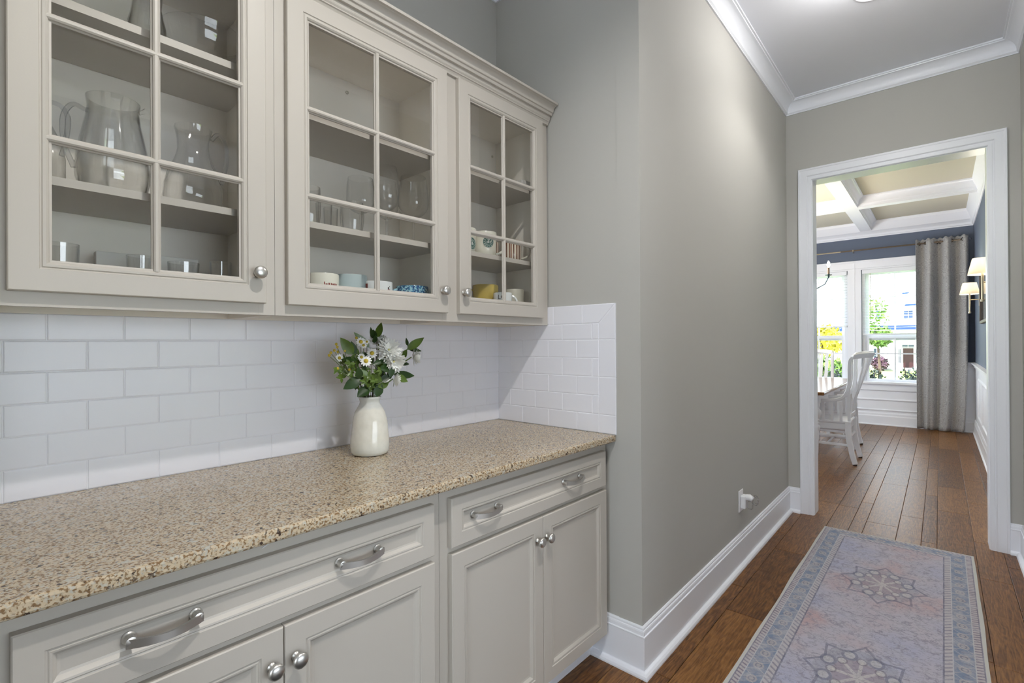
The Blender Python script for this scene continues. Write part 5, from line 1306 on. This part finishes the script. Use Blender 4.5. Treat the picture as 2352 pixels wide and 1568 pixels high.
for va_, vb_, za_, zb_ in ((0.95,1.8,4.72,4.90),(1.6,2.0,5.9,6.1)): mk('roof_trim', [(UH+0.75,va_,za_),(UH+0.75,vb_,za_+0.0),(UH+0.75,vb_-0.1,zb_),(UH+0.75,va_-0.35,zb_),(UH+0.85,va_,za_),(UH+0.85,vb_,za_),(UH+0.85,vb_-0.1,zb_),(UH+0.85,va_-0.35,zb_)], [(3,2,1,0),(4,5,6,7),(0,1,5,4),(1,2,6,5),(2,3,7,6),(3,0,4,7)], 'roof_blue', t)
mk('roof', [(UH+0.8,-8,5.2),(UH+0.8,13,5.2),(UH+9.5,13,5.2),(UH+9.5,-8,5.2),(UH+5,-5,8.6),(UH+5,1.2,8.6)], [(0,1,5,4),(1,2,5),(2,3,4,5),(3,0,4),(0,3,2,1)], 'roof_blown', t)
dd = G().box(UH-0.06, UH, 1.09, 1.89, -1.36, 0.54).mk('door', 'door_red', t)
for z in (-1.1,-0.4): 
    for v_ in (1.19, 1.54): G().box(UH-0.08, UH-0.055, v_, v_+0.25, z, z+0.5).mk('door_panel', 'door_red', dd)
for v0, v1, z0, z1 in ((1.05,1.95,0.62,0.86),(3.72,4.20,-0.94,0.49),(5.2,5.75,-0.94,0.49),(2.06,2.22,-0.9,0.45),(0.72,0.90,-0.9,0.45),(1.16,1.86,3.4,4.25),(3.4,4.1,3.5,4.4)):
    x0 = UH+1.2 if z0 > 2 else UH
    w_ = G().box(x0-0.04, x0, v0, v1, z0, z1).mk('window', 'window_dark', t)
    G().box(x0-0.07, x0-0.03, (v0+v1)/2-0.02, (v0+v1)/2+0.02, z0, z1).mk('muntin', 'house_white', w_); G().box(x0-0.07, x0-0.03, v0, v1, (z0+z1)/2-0.02, (z0+z1)/2+0.02).mk('muntin', 'house_white', w_)
for v_ in (-2.0, 0.45, 2.55, 5.0, 8.0): G().box(UH-2.1, UH-1.9, v_-0.1, v_+0.1, GZ, 2.5).mk('porch_post', 'house_white', t)
G().box(UH-2.2, UH, -9, 16, GZ, GZ+0.2).mk('porch_floor', 'asphalt', t)
rt = random.Random(3)
def leaves(g, c, rad, n, size, shell=0.55):
    for _ in range(n):
        d = Vector((rt.gauss(0,1), rt.gauss(0,1), rt.gauss(0,1))).normalized(); k = shell+(1-shell)*rt.random()
        p = Vector(c)+Vector((d.x*rad[0], d.y*rad[1], d.z*rad[2]))*k
        a = Vector((rt.gauss(0,1), rt.gauss(0,1), rt.gauss(0,1))).normalized(); b = a.cross(d).normalized(); s = size*rt.uniform(0.6,1.3)
        g.add([p-a*s, p+b*s*0.45, p+a*s, p-b*s*0.45], [(0,1,2,3)])
def tree(c, rad, trunk, mat, n, size, label, name='tree', grp='trees across the street'):
    t = thing(name, label, 'tree', (c[0], c[1], GZ), grp)
    g = G(); leaves(g, c, rad, n, size)
    o = g.mk('foliage', mat, t); o['kind'] = 'stuff'
    G().tube([(c[0],c[1],GZ),(c[0]+0.1,c[1],(GZ+c[2])/2),(c[0],c[1]+0.1,c[2])], [trunk,trunk*0.8,trunk*0.4], 8).mk('trunk', 'bark', t, smooth=SM)
tree((30,1.50,1.50), (1.0,0.62,0.55), 0.08, 'tree_green', 700, 0.13, 'green tree over the porch roof seen through the curtained window')
tree((40,2.9,3.2), (1.6,1.3,1.3), 0.12, 'tree_green', 420, 0.16, 'thin pale tree in front of the neighbouring roof')
tree((32,4.3,1.3), (1.4,1.1,0.95), 0.1, 'tree_yellow', 900, 0.17, 'yellow leaved tree seen through the window behind the table')
tree((24,2.95,-0.35), (1.0,0.8,1.0), 0.06, 'tree_green', 900, 0.16, 'bright green shrub tree behind the head chair', 'tree')
def shrub(c, rad, mat, n, size, label, grp):
    t = thing('shrub', label, 'shrub', (c[0], c[1], GZ), grp)
    g = G(); leaves(g, c, rad, n, size, 0.55); o = g.mk('foliage', mat, t); o['kind'] = 'stuff'
    g = G()
    for _ in range(9):
        e = Vector(c)+Vector((rt.uniform(-.8,.8)*rad[0], rt.uniform(-.8,.8)*rad[1], rt.uniform(0,1)*rad[2])); g.tube([(c[0],c[1],GZ), ((c[0]+e.x)/2,(c[1]+e.y)/2,c[2]-rad[2]*0.6), e], 0.008, 5)
    g.mk('stem', 'bark', t)
shrub((8.75,-0.55,0.40), (0.22,0.27,0.46), 'shrub_green', 1500, 0.034, 'dark green shrub directly below the curtained window', 'shrubs under the windows')
shrub((8.75,0.02,0.38), (0.22,0.25,0.45), 'shrub_green', 1400, 0.034, 'dark green shrub below the left part of the curtained window', 'shrubs under the windows')
shrub((8.75,0.57,0.38), (0.22,0.26,0.46), 'shrub_green', 1400, 0.034, 'dark green shrub below the window behind the table', 'shrubs under the windows')
shrub((57,3.5,-0.9), (0.8,0.75,0.75), 'purple_bush', 500, 0.16, 'purple leaved bush beside the neighbouring front window', 'bushes by the neighbouring house')
shrub((57,0.2,-1.0), (0.6,0.6,0.6), 'tree_green', 400, 0.14, 'round green bush beside the red front door', 'bushes by the neighbouring house')
bpy.context.view_layer.update()
